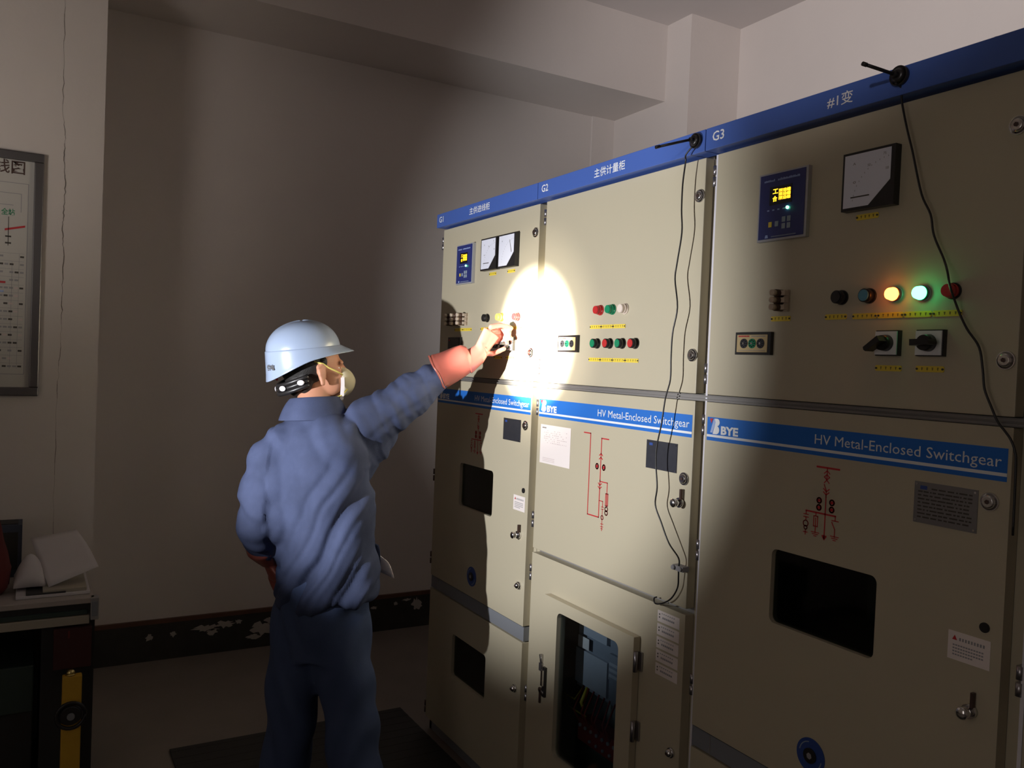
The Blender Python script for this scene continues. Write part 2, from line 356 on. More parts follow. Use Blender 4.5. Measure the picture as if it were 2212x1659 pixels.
def relay(p, x0, lit=True):
    m = MB(); x1 = x0+0.142; z0, z1 = 1.862, 2.018
    m.box(x0, x1, -0.012, 0, z0, z1, 'silver'); m.box(x0+0.005, x1-0.006, -0.0135, -0.012, z0+0.005, z1-0.004, 'navy')
    o = m.obj('relay_panel', p, 0.001)
    y = -0.0136; s = MB()
    s.box(x0+0.036, x0+0.100, y-0.001, y, 1.943, 1.984, 'dark')
    yy = y-0.0012
    # lit characters
    text(s, '工', x0+0.045, 1.968, yy, 0.0105, 0.016, 'lcd', 0.03); text(s, '合', x0+0.045, 1.950, yy, 0.013, 0.014, 'lcd', 0.03)
    for r_ in range(3):
        zz = 1.969-r_*0.0085
        text(s, '国运编', x0+0.063, zz, yy, 0.0085, 0.034, 'lcd', 0.03)
    s.cyl((x0+0.090, y, 1.932), (x0+0.090, y-0.003, 1.932), 0.0034, 'ledg', n=12)
    rnd = random.Random(3)
    for j in range(26):
        a = x0+0.018+j*0.004
        if j in (8, 9): continue
        s.box(a, a+0.0026, y-0.0004, y, 1.997, 1.997+rnd.uniform(.003, .0055), 'logoblue')
    for j in range(4): s.box(x0+0.030+j*0.015, x0+0.036+j*0.015, y-0.0004, y, 1.930, 1.933, 'logoblue')
    s.box(x0+0.036, x0+0.0455, y-0.001, y, 1.893, 1.905, 'yellow')
    for (a, b) in ((0.055, 1.893), (0.075, 1.901), (0.090, 1.901), (0.075, 1.886), (0.090, 1.886)):
        s.box(x0+a, x0+a+0.010, y-0.001, y, b, b+0.012, 'key')
    s.prismY([(x0+0.026, 1.869), (x0+0.036, 1.869), (x0+0.034, 1.876), (x0+0.028, 1.876)], y-0.0005, y, 'logoblue')
    for j in range(18): s.box(x0+0.045+j*0.004, x0+0.0475+j*0.004, y-0.0003, y, 1.870, 1.8725, 'key')
    q = s.obj('relay_display', p); return o
def meter(p, x0, needle=None, lab=True):
    x1 = x0+0.122; z0, z1 = 1.900, 2.019; m = MB()
    m.box(x0, x1, -0.018, 0, z0, z1, 'black')
    a, b, c, d = x0+0.005, x1-0.009, z0+0.006, z1-0.005
    m.prismY([(a, c), (a+0.060, c), (b, c+0.045), (b, d), (a, d)], -0.0186, -0.018, 'face')
    y = -0.0188
    for (gx, gz, t) in ((0.020, 0.086, 'A'), (0.055, 0.078, '50'), (0.090, 0.095, '75'), (0.097, 0.065, '100'), (0.022, 0.048, '0')):
        if needle is not None and t != 'A': continue
        text(m, t, a+gx, c+gz, y, 0.0055, 0.007, 'greyink', 0.02)
    if needle is None:
        m.box(a+0.018, a+0.062, y-0.0005, y, c+0.019, c+0.0215, 'ink')
    else:
        m.add([(b-0.032, y, d-0.018), (b-0.030, y, d-0.018), (b-0.014, y, c+0.045), (b-0.018, y, c+0.045)], [(0, 1, 2, 3)], 'ink')
    # scale arc ticks
    for j in range(13):
        t = math.radians(95+j*6.5-0); R_ = 0.088; cx, cz = b+0.002, c+0.002
        px, pz = cx+R_*math.cos(t), cz+R_*math.sin(t); m.box(px-.0005, px+.0005, y-0.0002, y, pz, pz+0.003, 'greyink')
    return m.obj('ammeter', p)
def press_plate(p, X, Z=1.724):
    m = MB(); m.box(X-0.014, X+0.016, -0.008, 0, Z-0.024, Z+0.024, 'beigep')
    for dz in (-0.016, 0, 0.016):
        m.cyl((X, -0.008, Z+dz), (X, -0.030, Z+dz), 0.0085, 'brownp', n=12); m.cyl((X, -0.030, Z+dz), (X, -0.042, Z+dz), 0.007, 'beigep', n=12)
        m.box(X+0.006, X+0.018, -0.020, -0.006, Z+dz-0.005, Z+dz+0.006, 'beigep')
    return m.obj('link_terminal', p)
def kv_display(p, x0, dark=False):
    x1 = x0+0.110; z0, z1 = 1.601, 1.654; m = MB()
    m.box(x0, x1, -0.010, 0, z0, z1, 'black'); m.box(x0+0.006, x1-0.009, -0.0108, -0.010, z0+0.006, z1-0.006, 'dark' if dark else 'gold')
    if dark:
        m.box(x0+0.012, x0+0.02, -0.0125, -0.0108, 1.640, 1.644, 'red'); return m.obj('live_display', p, 0.001)
    text(m, 'ABB/', x0+0.012, 1.6415, -0.0111, 0.0045, 0.02, 'red', 0.02) if False else None
    for j in range(7): m.box(x0+0.011+j*0.005, x0+0.0148+j*0.005, -0.0112, -0.0108, 1.6425, 1.6465, 'red')
    for j in range(11): m.box(x0+0.052+j*0.004, x0+0.0545+j*0.004, -0.0112, -0.0108, 1.643, 1.6455, 'greyink')
    for i, q in enumerate((0.029, 0.055, 0.081)):
        m.cyl((x0+q, -0.0108, 1.6275), (x0+q, -0.0125, 1.6275), 0.0115, ('plate', 'capgrn', 'plate')[i], n=20)
        for j in range(8):
            t = 2*math.pi*j/8; m.cyl((x0+q+0.0075*math.cos(t), -0.0125, 1.6275+0.0075*math.sin(t)), (x0+q+0.0075*math.cos(t), -0.014, 1.6275+0.0075*math.sin(t)), 0.0018, 'black', n=6)
        m.cyl((x0+q, -0.0125, 1.6275), (x0+q, -0.0145, 1.6275), 0.003, 'chrome', n=8)
    for j in range(20): m.box(x0+0.012+j*0.0042, x0+0.0145+j*0.0042, -0.011, -0.0108, 1.6105, 1.612, 'greyink')
    return m.obj('live_display', p, 0.001)
def rotary(p, x0, ang, x1=None):
    x1 = x1 or x0+0.050; z0, z1 = 1.604, 1.652; cx, cz = (x0+x1)/2, 1.628; m = MB()
    m.box(x0, x1+0.001, -0.010, 0, z0-.001, z1+.001, 'black'); m.box(x0, x1-0.002, -0.0125, -0.010, z0+0.001, z1-0.001, 'white')
    o = m.obj('rotary_switch', p)
    k = MB(); k.cyl((cx, -0.0125, cz), (cx, -0.030, cz), 0.0165, 'black', r1=0.0145, n=24)
    d = Vector((math.cos(ang), 0, math.sin(ang))); u = Vector((-math.sin(ang), 0, math.cos(ang)))
    c0 = Vector((cx, 0, cz)); vs = []
    for y in (-0.028, -0.052):
        for a, b in ((-0.013, -0.006), (0.024, -0.005), (0.026, 0), (0.024, 0.005), (-0.013, 0.006)): vs.append(c0+d*a+u*b+Vector((0, y, 0)))
    k.add(vs, [(0, 1, 2, 3, 4), (9, 8, 7, 6, 5)]+[(i, (i+1) % 5, (i+1) % 5+5, i+5) for i in range(5)], 'black')
    k.obj('switch_knob', p); return o
def nameplate(p, x0, x1, z0, z1, k='plate', logo=True, texty=True):
    m = MB(); m.box(x0, x1, -0.0015, 0, z0, z1, k)
    for a in (x0+0.005, x1-0.005):
        for b in (z0+0.005, z1-0.005): m.cyl((a, -0.0015, b), (a, -0.003, b), 0.0022, 'chrome', n=10)
    if logo: m.prismY([(x0+0.012, z1-0.014), (x0+0.026, z1-0.014), (x0+0.026, z1-0.007), (x0+0.012, z1-0.007)], -0.0019, -0.0015, 'blueplate')
    rnd = random.Random(5); kk = 'greyink' if k == 'plate' else 'ink'
    if k == 'plate': rows = ()
    else: rows = range(9)
    for r_ in rows:
        zz = z1-0.010-r_*(z1-z0-0.016)/9; xx = x0+(0.035 if r_ == 0 else 0.008)
        while xx < x1-0.012:
            w = rnd.uniform(.003, .016); w = min(w, x1-0.010-xx); m.box(xx, xx+w, -0.0018, -0.0015, zz-0.0028, zz, kk); xx += w+rnd.uniform(.0015, .004)
    return m.obj('nameplate', p)
def notice(p, x0, x1, z0, z1, tri=True, name='notice_sticker', rows=4):
    m = MB(); m.box(x0, x1, -0.0008, 0, z0, z1, 'paper'); h = z1-z0; w = x1-x0
    if tri:
        m.prismY([(x0+w*.10, z1-h*.30), (x0+w*.22, z1-h*.30), (x0+w*.16, z1-h*.13)], -0.0011, -0.0008, 'red')
        for j in range(9): m.box(x0+w*(.27+.07*j), x0+w*(.31+.07*j), -0.0010, -0.0008, z1-h*.30, z1-h*.19, 'greyink')
    for r_ in range(rows):
        for j in range(12):
            if r_ == rows-1 and j > 7: break
            m.box(x0+w*(.12+.062*j), x0+w*(.165+.062*j), -0.0010, -0.0008, z1-h*(.50+r_*.11), z1-h*(.45+r_*.11), 'greyink')
    return m.obj(name, p)
def seg(m, pts, w=0.0028, k='red'):
    for (xa, za), (xb, zb) in zip(pts, pts[1:]):
        d = Vector((xb-xa, zb-za)); L = d.length; d /= L; n = Vector((-d.y, d.x))*w/2; e = d*w/2
        q = [(xa-e.x+n.x, za-e.y+n.y), (xb+e.x+n.x, zb+e.y+n.y), (xb+e.x-n.x, zb+e.y-n.y), (xa-e.x-n.x, za-e.y-n.y)]
        m.prismY(q, -0.0006, 0, k)
def ringz(m, x, z, r, w=0.002, k='red', sx=1.0):
    pts = [(x+sx*r*math.cos(t*math.pi/8), z+r*math.sin(t*math.pi/8)) for t in range(17)]; seg(m, pts, w, k)
def diagram_feeder(p, ox):                    # one-line symbol: bus, truck contacts, switch, CTs, branches with earths
    m = MB(); X = ox
    seg(m, [(X-0.026, 1.363), (X+0.030, 1.363)], 0.004); seg(m, [(X+0.0, 1.363), (X, 1.336)], 0.002)
    for z in (1.357, 1.349): seg(m, [(X-0.007, z-0.006), (X, z), (X+0.007, z-0.006)], 0.002)
    seg(m, [(X-0.006, 1.343), (X+0.006, 1.331)], 0.002); seg(m, [(X+0.006, 1.343), (X-0.006, 1.331)], 0.002)
    seg(m, [(X-0.006, 1.327), (X, 1.314), (X, 1.300)], 0.002)
    for z in (1.312, 1.305): seg(m, [(X-0.007, z+0.006), (X, z), (X+0.007, z+0.006)], 0.0022)
    seg(m, [(X, 1.302), (X, 1.212)], 0.0026)
    for dx in (-0.017, 0.016):
        for z in (1.291, 1.276): ringz(m, X+dx, z, 0.0055, 0.003); seg(m, [(X+dx-.002, z), (X+dx+.002, z)], 0.006)
    seg(m, [(X-0.050, 1.264), (X+0.026, 1.264)], 0.0035)
    seg(m, [(X-0.050, 1.264), (X-0.050, 1.256)], 0.002)
    seg(m, [(X-0.056, 1.256), (X-0.044, 1.256)], 0.002); seg(m, [(X-0.056, 1.250), (X-0.044, 1.250)], 0.002); seg(m, [(X-0.05, 1.25), (X-0.05, 1.243)], .002)
    ringz(m, X-0.050, 1.236, 0.0065, 0.002); ringz(m, X-0.050, 1.227, 0.004, 0.002); seg(m, [(X-0.05, 1.223), (X-0.05, 1.212)], .002); seg(m, [(X-0.055, 1.217), (X-0.045, 1.217)], .002)
    seg(m, [(X-0.024, 1.264), (X-0.024, 1.256)], 0.002); seg(m, [(X-0.029, 1.256), (X-0.019, 1.256), (X-0.019, 1.234), (X-0.029, 1.234), (X-0.029, 1.256)], 0.002)
    seg(m, [(X-0.024, 1.252), (X-0.024, 1.220)], 0.002)
    for j, w in enumerate((0.010, 0.007, 0.003)): seg(m, [(X-0.024-w, 1.221-j*.004), (X-0.024+w, 1.221-j*.004)], 0.0018)
    m.prismY([(X-0.006, 1.219), (X+0.006, 1.219), (X+.006, 1.216), (X, 1.208), (X-.006, 1.216)], -0.0006, 0, 'red')
    seg(m, [(X+0.026, 1.264), (X+0.026, 1.254)], 0.002); seg(m, [(X+0.018, 1.254), (X+0.034, 1.254)], .002); seg(m, [(X+0.018, 1.250), (X+0.026, 1.236), (X+0.026, 1.220)], 0.002)
    for j, w in enumerate((0.010, 0.007, 0.003)): seg(m, [(X+0.026-w, 1.221-j*.004), (X+0.026+w, 1.221-j*.004)], 0.0018)
    return m.obj('one_line_diagram', p)
def diagram_metering(p):
    m = MB()
    def q(px, py):   # local drawing units to door coordinates
        return (1.094+px, 1.357-py)
    seg(m, [q(0, 0), q(.034, 0), q(.034, .245), q(.091, .245), q(.091, .15), q(.091, .135), q(.091, .01), q(.125, .01)], 0.0036)
    for z in (.055, .066): seg(m, [q(.083, z+.006), q(.091, z), q(.099, z+.006)], .0028)
    for z in (.150, .160): seg(m, [q(.083, z-.006), q(.091, z), q(.099, z-.006)], .0028)
    for dx in (.073, .107):
        x, z = q(dx, .095); ringz(m, x, z, .0075, .004, sx=.85); seg(m, [(x-.003, z), (x+.003, z)], .008)
    seg(m, [q(.091, .138), q(.128, .138), q(.128, .17)], .003)
    seg(m, [q(.1225, .170), q(.1335, .170), q(.1335, .205), q(.1225, .205), q(.1225, .170)], .0028); seg(m, [q(.128, .17), q(.128, .205)], .004)
    for z in (.215, .226): x, zz = q(.128, z); ringz(m, x, zz, .0065, .003)
    seg(m, [q(.091, .195), q(.109, .195), q(.109, .212)], .0024); seg(m, [q(.104, .212), q(.114, .212)], .0022); seg(m, [q(.104, .218), q(.114, .218)], .0022)
    seg(m, [q(.109, .218), q(.109, .282)], .0020)
    x, z = q(.109, .243); ringz(m, x, z, .006, .0022)
    for z in (.262, .270): seg(m, [q(.103, z), q(.115, z)], .002)
    seg(m, [q(.105, .276), q(.113, .276)], .002)
    return m.obj('one_line_diagram', p)
def brand_stripe(p, o):
    m = MB(); x0, x1 = o+0.027, o+0.772
    m.box(x0, x1, -0.0004, 0, 1.3865, 1.4448, 'stripe'); m.box(x0, x1, -0.0007, -0.0004, 1.3955, 1.4015, 'white')
    s = m.obj('brand_stripe', p)
    l = MB(); X = o+0.036; y = -0.0010; Z = 1.4025
    l.prismY([(X, Z+0.0385), (X+0.012, Z+0.0395), (X+0.006, Z+0.027)], y, -0.0004, 'red')
    l.prismY([(X+0.003, Z+0.004), (X+0.011, Z+0.004), (X+0.0245, Z+0.039), (X+0.014, Z+0.039)], y, -0.0004, 'logoblue')
    # big slanted B: two lobes
    b = [(X+0.012, Z+0.001)]
    for i in range(9):
        t = math.radians(-90+i*20); b.append((X+0.024+0.0105*math.cos(t), Z+0.0115+0.0105*math.sin(t)))
    for i in range(9):
        t = math.radians(-80+i*20); b.append((X+0.0265+0.0085*math.cos(t), Z+0.0305+0.009*math.sin(t)))
    b += [(X+0.018, Z+0.0395), (X+0.021, Z+0.030)]
    l.prismY(b, y-.0002, -0.0004, 'white')
    text(l, 'BYE', X+0.040, Z+0.0015, y, 0.021, 0.058, 'white', 0.045)
    l.obj('brand_logo', p); l = MB()
    text(l, 'HV Metal-Enclosed Switchgear', o+0.360, 1.4045, y, 0.0275, 0.402, 'white', 0.0)
    l.obj('brand_lettering', p)
    return s

# ------------------------------------------------------------------ cabinets
def cabinet(ox, label, windows, lower_z, base=True, w=0.8):
    t = thing('switchgear_cabinet', (ox, 0, 0), label, 'switchgear cabinet', 'row of beige switchgear cabinets')
    m = MB(); a, b = ox+0.001, ox+w-0.001; D = 1.35
    m.box(a, a+0.02, 0.03, D, 0.0, 2.115, 'paint'); m.box(b-0.02, b, 0.03, D, 0.0, 2.115, 'paint')
    m.box(a, b, D-0.02, D, 0.0, 2.115, 'paint'); m.box(a, b, 0.03, D, 2.100, 2.115, 'paint'); m.box(a, b, 0.03, D, 0.0, 0.06, 'paintdk')
    m.box(a+.02, b-.02, 0.45, 0.46, 0.06, 2.10, 'inside')
    m.box(a+.02, b-.02, 0.03, 0.45, 1.47, 1.51, 'inside')
    m.obj('cabinet_body', t)
    f = MB(); f.box(a, a+0.05, 0.0305, 0.045, 0.06, 2.11, 'zinc'); f.box(b-0.05, b, 0.0305, 0.045, 0.06, 2.11, 'zinc')
    f.box(a+.05, b-.05, 0.0305, 0.045, 2.06, 2.11, 'zinc'); f.box(a+.05, b-.05, 0.0305, 0.045, 1.46, 1.52, 'zinc'); f.box(a+.05, b-.05, 0.0305, 0.045, 0.06, 0.10, 'zinc')
    f.box(a+.05, b-.05, 0.0305, 0.045, 0.60, 0.68, 'zinc') if base else f.box(a+.05, b-.05, 0.0305, 0.045, 0.91, 0.96, 'zinc')
    f.obj('front_frame', t)
    h = MB(); h.box(ox+0.0015, ox+w-0.0015, -0.025, 0.05, 2.108, 2.163, 'blue'); h.obj('header_band', t, 0.0015)
    for q in (0.06, 0.70):
        bl = MB(); bl.cyl((ox+q, 0.02, 2.163), (ox+q, 0.02, 2.173), 0.007, 'zinc', n=10); bl.cyl((ox+q, 0.02, 2.173), (ox+q, 0.02, 2.180), 0.0045, 'zinc', n=8)
        bl.obj('lifting_bolt', t)
    s = MB(); s.box(ox, ox+w, 0.004, 0.03, 1.4825, 1.4985, 'stripmet'); s.box(ox, ox+w, -0.002, 0.004, 1.4925, 1.4965, 'stripmet'); s.box(ox, ox+w, -0.002, 0.004, 1.4845, 1.4885, 'stripmet')
    s.obj('divider_strip', t)
    return t
def door(t, name, x0, x1, z0, z1, hole=None, k='paint'):
    m = MB(); door_panel(m, x0, x1, z0, z1, k, 0.029, hole)
    return m.obj(name, t, 0.0018)
def pane(p, hole, k, y=0.012):
    hx0, hx1, hz0, hz1 = hole
    return MB().box(hx0-.004, hx1+.004, y, y+0.003, hz0-.004, hz1+.004, k).obj('window_pane', p)
def header_text(t, ox, num, name, nx, nw):
    m = MB(); text(m, num, ox+0.026, 2.126, -0.0258, 0.024, 0.040, 'white', 0.012); m.obj('bay_number', t)
    m = MB(); text(m, name, nx, 2.122, -0.0258, 0.027, nw, 'white', 0.008); m.obj('bay_name', t)

def feeder(ox, label, num, name, nx, nw, first):
    t = cabinet(ox, label, None, None)
    header_text(t, ox, num, name, nx, nw)
    dx0, dx1 = ox+0.021, ox+0.779
    ud = door(t, 'upper_door', dx0, dx1, 1.5, 2.100)
    hole = (ox+0.255, ox+0.528, 0.994, 1.162)
    ld = door(t, 'lower_door', dx0, dx1, 0.664, 1.4815, hole); pane(ld, hole, 'tint')
    hb = (ox+0.245, ox+0.525, 0.315, 0.480)
    bd = door(t, 'base_door', dx0, dx1, 0.065, 0.608, hb); pane(bd, hb, 'tint')
    g = MB(); g.box(dx0, dx1, 0.004, 0.029, 0.612, 0.660, 'paintdk'); g.box(ox+0.083, ox+0.086, 0.002, 0.006, 0.614, 0.658, 'zinc'); g.box(ox+.52, ox+.523, 0.002, .006, .614, .658, 'zinc')
    g.obj('kick_strip', t)
    iv = MB(); iv.box(ox+0.36, ox+0.50, 0.20, 0.30, 0.95, 1.20, 'inside'); iv.box(ox+0.10, ox+0.34, 0.28, 0.36, 0.98, 1.16, 'deskdk'); iv.obj('switch_truck', t)
    relay(ud, ox+0.175)
    lock(ud, ox+0.760, 2.005); lock(ud, ox+0.760, 1.598); lock(ld, ox+0.745, 1.348)
    lower_key(ld, ox+0.744, 0.797); lower_key(bd, ox+0.744, 0.440)
    latch(ld, ox+0.725, 0.970)
    c = MB(); c.cyl((ox+0.748, 0, 1.125), (ox+0.748, -0.003, 1.125), 0.009, 'black', n=16); c.obj('lock_plug', ld)
    notice(ld, ox+0.682, ox+0.760, 1.051, 1.103)
    brand_stripe(ld, ox)
    diagram_feeder(ld, ox+0.396)
    b = MB(); b.cyl((ox+0.390, 0, 0.742), (ox+0.390, -0.002, 0.742), 0.037, 'blueplate', n=36)
    for a0 in (100, 280):
        pts = [(ox+0.390+0.030*math.cos(math.radians(a0+i*9)), 0.742+0.030*math.sin(math.radians(a0+i*9))) for i in range(9)]
        seg2 = MB()
        for (xa, za), (xb, zb) in zip(pts, pts[1:]):
            b.add([(xa, -0.0023, za), (xb, -0.0023, zb), (xb*.93+(ox+.39)*.07, -0.0023, zb*.93+.742*.07), (xa*.93+(ox+.39)*.07, -0.0023, za*.93+.742*.07)], [(0, 1, 2, 3)], 'key')
    b.cyl((ox+0.390, -0.002, 0.742), (ox+0.390, -0.006, 0.742), 0.016, 'black', n=24); b.cyl((ox+0.390, -0.006, 0.742), (ox+0.390, -0.0065, 0.742), 0.007, 'greyink', n=6)
    b.obj('crank_socket', ld)
    kv_display(ud, ox+0.120, dark=first)
    rotary(ud, ox+0.505 if not first else ox+0.505, math.radians(215)); rotary(ud, ox+0.593, 0 if first else 0.05, ox+0.648)
    strip(ud, ox+0.500, ox+0.560, 1.5785, seed=1); strip(ud, ox+0.589, ox+0.648, 1.579, seed=2)
    strip(ud, ox+0.437, ox+0.491, 1.887, seed=3)
    if first:
        meter(ud, ox+0.394); meter(ud, ox+0.530, 1)
        strip(ud, ox+0.575, ox+0.629, 1.887, seed=7)
        for q in (0.142, 0.198, 0.254): press_plate(ud, ox+q)
        strip(ud, ox+0.160, ox+0.310, 1.684, 2, seed=4); strip(ud, ox+0.385, ox+0.450, 1.684, seed=5)
        indicator(ud, ox+0.437, 1.724, 'black', dome=False)
        indicator(ud, ox+0.545, 1.724, 'lityel', 'yellow'); indicator(ud, ox+0.605, 1.724, 'litcyn', 'key'); indicator(ud, ox+0.664, 1.722, 'capred', 'capred')
        strip(ud, ox+0.500, ox+0.690, 1.684, 3, seed=6)
        nameplate(ld, ox+0.591, ox+0.712, 1.287, 1.364)
    else:
        meter(ud, ox+0.412)
        press_plate(ud, ox+0.256); strip(ud, ox+0.220, ox+0.278, 1.684, seed=4)
        indicator(ud, ox+0.412, 1.724, 'black', dome=False)
        indicator(ud, ox+0.479, 1.724, 'capblu', 'black', dome=False)
        indicator(ud, ox+0.539, 1.724, 'litorg', 'litorg'); indicator(ud, ox+0.598, 1.723, 'litgrn', 'litgrn'); indicator(ud, ox+0.657, 1.724, 'capred', 'black')
        strip(ud, ox+0.371, ox+0.427, 1.684, seed=5); strip(ud, ox+0.440, ox+0.677, 1.6835, 4, seed=6)
        nameplate(ld, ox+0.600, ox+0.724, 1.287, 1.365, 'steelpl')
    return t
G1 = feeder(0.0, 'leftmost beige cabinet headed G1, with two white meters, touched by the orange glove', 'G1', '主供进线柜', 0.300, 0.165, True)
for z in (2.045, 1.08, 0.732, 0.10): hinge(G1, 0.012, z, 0.05, dark=z < 1.5)
G3 = feeder(1.6, 'beige switchgear cabinet headed G3, with glowing orange and green lights and one large meter', 'G3', '#1变', 1.970, 0.064, False)
for z in (2.048, 1.552, 1.423, 1.105, 0.76, 0.45): hinge(G3, 1.613, z, 0.052)

for T_, o_ in ((G3, 1.6),): MB().box(o_+0.0125, o_+0.0195, 0.003, 0.029, 0.065, 2.10, 'trimlt').obj('edge_strip', T_)
G2 = cabinet(0.8, 'beige metering cabinet headed G2, with a tall glazed meter door at its foot', None, None, base=False)
header_text(G2, 0.8, 'G2', '主供计量柜', 1.124, 0.150)
ud = door(G2, 'upper_door', 0.821, 1.579, 1.5, 2.100)
ld = door(G2, 'lower_door', 0.821, 1.579, 0.945, 1.4815)
hole = (0.990, 1.375, 0.150, 0.795)
bd = door(G2, 'base_door', 0.821, 1.579, 0.065, 0.930, hole)
for z in (2.05, 1.552, 1.415, 1.038, 0.859, 0.447): hinge(G2, 0.813, z, 0.052)
for X, Z, c in ((1.152, 1.728, 'capred'), (1.212, 1.728, 'capgrn'), (1.272, 1.728, 'capwht')): indicator(ud, X, Z, c, c)
for X, c in ((1.143, 'capgrn'), (1.206, 'capred'), (1.266, 'capgrn'), (1.326, 'capred')): indicator(ud, X, 1.6285, c, dome=False)
strip(ud, 1.101, 1.277, 1.6785, 3, seed=1); strip(ud, 1.101, 1.343, 1.580, 4, seed=2)
kv_display(ud, 0.938); lock(ud, 1.563, 2.005); lock(ud, 1.562, 1.598)
brand_stripe(ld, 0.8); diagram_metering(ld); nameplate(ld, 1.395, 1.521, 1.288, 1.365); lock(ld, 1.552, 1.278); latch(ld, 1.538, 1.215)
notice(ld, 0.843, 1.021, 1.235, 1.362, False, 'paper_notice', 0)
pn = MB()
for j in range(3): pn.box(0.855+j*.008, 0.860+j*.008, -0.0011, -0.0008, 1.350, 1.354, 'ink')
rnd = random.Random(2)
for r_ in range(7):
    for j in range(14):
        if rnd.random() < .6: pn.box(0.865+j*.010, 0.865+j*.010+rnd.uniform(.003, .008), -0.0010, -0.0008, 1.342-r_*.0065, 1.3445-r_*.0065, 'faint')
pn.obj('notice_print', ld); pn = MB()
for r_ in range(3):
    for j in range(9): pn.box(0.862+j*.008, 0.868+j*.008, -0.0010, -0.0008, 1.252-r_*.005, 1.254-r_*.005, 'faint')
pn.obj('notice_footer', ld)
# framed meter window, standing proud of the base door
m = MB(); ix0, ix1, iz0, iz1 = 0.945, 1.405, 0.10, 0.822; wh = (1.022, 1.338, 0.330, 0.785)
door_panel(m, ix0, ix1, iz0, iz1, 'paint', 0.022, wh, 0.02)
m.v = [(x, y-0.024, z) for x, y, z in m.v]
wf = m.obj('meter_door', G2, 0.0015)
MB().box(wh[0]-.004, wh[1]+.004, -0.010, -0.007, wh[2]-.004, wh[3]+.004, 'glass').obj('window_pane', wf)
for z in (0.755, 0.562):
    h = MB(); h.cyl((1.409, -0.018, z-.028), (1.409, -0.018, z+.028), 0.006, 'hinge', n=10); h.box(1.400, 1.420, -0.006, -0.002, z-.026, z+.026, 'hinge'); h.obj('hinge', wf)
h = MB(); h.box(0.962, 0.978, -0.032, -0.0235, 0.498, 0.593, 'black'); h.box(0.965, 0.975, -0.040, -0.032, 0.535, 0.585, 'chrome'); h.cyl((0.970, -0.032, 0.512), (0.970, -0.038, 0.512), 0.006, 'chrome', n=12)
h.obj('door_handle', wf)
h = MB(); h.box(0.940, 0.955, -0.032, -0.0235, 0.575, 0.60, 'hinge'); h.tube([(0.947, -0.03, 0.60), (0.940, -0.03, 0.625), (0.95, -0.03, 0.63), (0.951, -0.03, 0.60)], 0.002, 'hinge', 6)
h.obj('padlock', wf); h = MB()
h.box(0.943, 0.950, -0.030, -0.027, 0.470, 0.512, 'dkhinge'); h.cyl((0.9465, -0.030, 0.512), (0.9465, -0.027, 0.512), 0.009, 'dkhinge', n=12)
h.obj('key', wf)
lower_key(bd, 1.550, 0.560)
for i in range(5):
    z1 = 0.915-i*0.0355; m = MB(); m.box(1.472, 1.559, -0.0008, 0, z1-0.030, z1, 'paper')
    for j in range(2): m.box(1.478, 1.482, -0.0011, -0.0008, z1-0.012-j*.008, z1-0.008-j*.008, 'ink')
    for j in range(7): m.box(1.492+j*.007, 1.497+j*.007, -0.0011, -0.0008, z1-0.020, z1-0.015, 'greyink'); m.box(1.488+j*.008, 1.492+j*.008, -0.0011, -0.0008, z1-0.008, z1-0.0055, 'greyink')
    m.obj('test_sticker', bd)
# meter behind the glass
m = MB(); m.box(1.10, 1.40, 0.10, 0.20, 0.52, 0.80, 'meterbox'); m.box(1.12, 1.27, 0.085, 0.10, 0.70, 0.79, 'meterlt'); m.box(1.135, 1.255, 0.083, 0.085, 0.735, 0.78, 'inside')
m.box(1.12, 1.18, 0.083, 0.085, 0.655, 0.692, 'paper2'); m.box(1.10, 1.27, 0.09, 0.10, 0.535, 0.645, 'meterlt'); m.box(1.28, 1.38, 0.088, 0.10, 0.60, 0.68, 'meterbox')
for j in range(3): m.box(1.285, 1.33, 0.086, 0.088, 0.61+j*.018, 0.62+j*.018, 'meterlt')
m.obj('energy_meter', G2, 0.003).location.x -= 0.13
m = MB(); m.tube([(1.14, 0.10, 0.53), (1.12, 0.08, 0.48), (1.05, 0.09, 0.47), (0.98, 0.12, 0.45), (1.06, 0.10, 0.43), (1.17, 0.09, 0.44)], 0.003, 'wireyel', 6)
m.tube([(1.16, 0.10, 0.53), (1.17, 0.07, 0.49), (1.16, 0.09, 0.455)], 0.006, 'wireyel', 6)
for j in range(7):
    x = 1.14+j*.028; m.tube([(x, 0.10, 0.53), (x+.004, 0.06+.01*(j % 2), 0.46), (x-.01, 0.10, 0.40)], 0.003, 'wirered', 6)
m.obj('meter_wiring', G2).location.x -= 0.13
m = MB(); m.box(1.13, 1.38, 0.09, 0.14, 0.355, 0.425, 'wirered')
for j in range(8): m.cyl((1.145+j*.03, 0.09, 0.405), (1.145+j*.03, 0.084, 0.405), 0.006, 'meterlt', n=8)
for j in range(5): m.cyl((1.2+j*.035, 0.09, 0.372), (1.2+j*.035, 0.084, 0.372), 0.005, 'meterlt', n=8)
m.obj('terminal_block', G2).location.x -= 0.13
MB().box(0.83, 1.57, 0.20, 0.21, 0.07, 0.92, 'inside').obj('mounting_board', G2)

G4 = cabinet(2.4, 'cabinet cut off at the right edge of the photo, a dark strip beyond G3', None, None)
MB().box(2.4125, 2.4195, 0.003, 0.029, 0.065, 2.10, 'trimlt').obj('edge_strip', G4)
for n_, a, b in (('upper_door', 1.505, 2.100), ('lower_door', 0.664, 1.475), ('base_door', 0.065, 0.608)): door(G4, n_, 2.421, 3.179, a, b)
for z in (2.048, 1.552, 1.423, 1.05, 0.76, 0.45): hinge(G4, 2.413, z, 0.052)

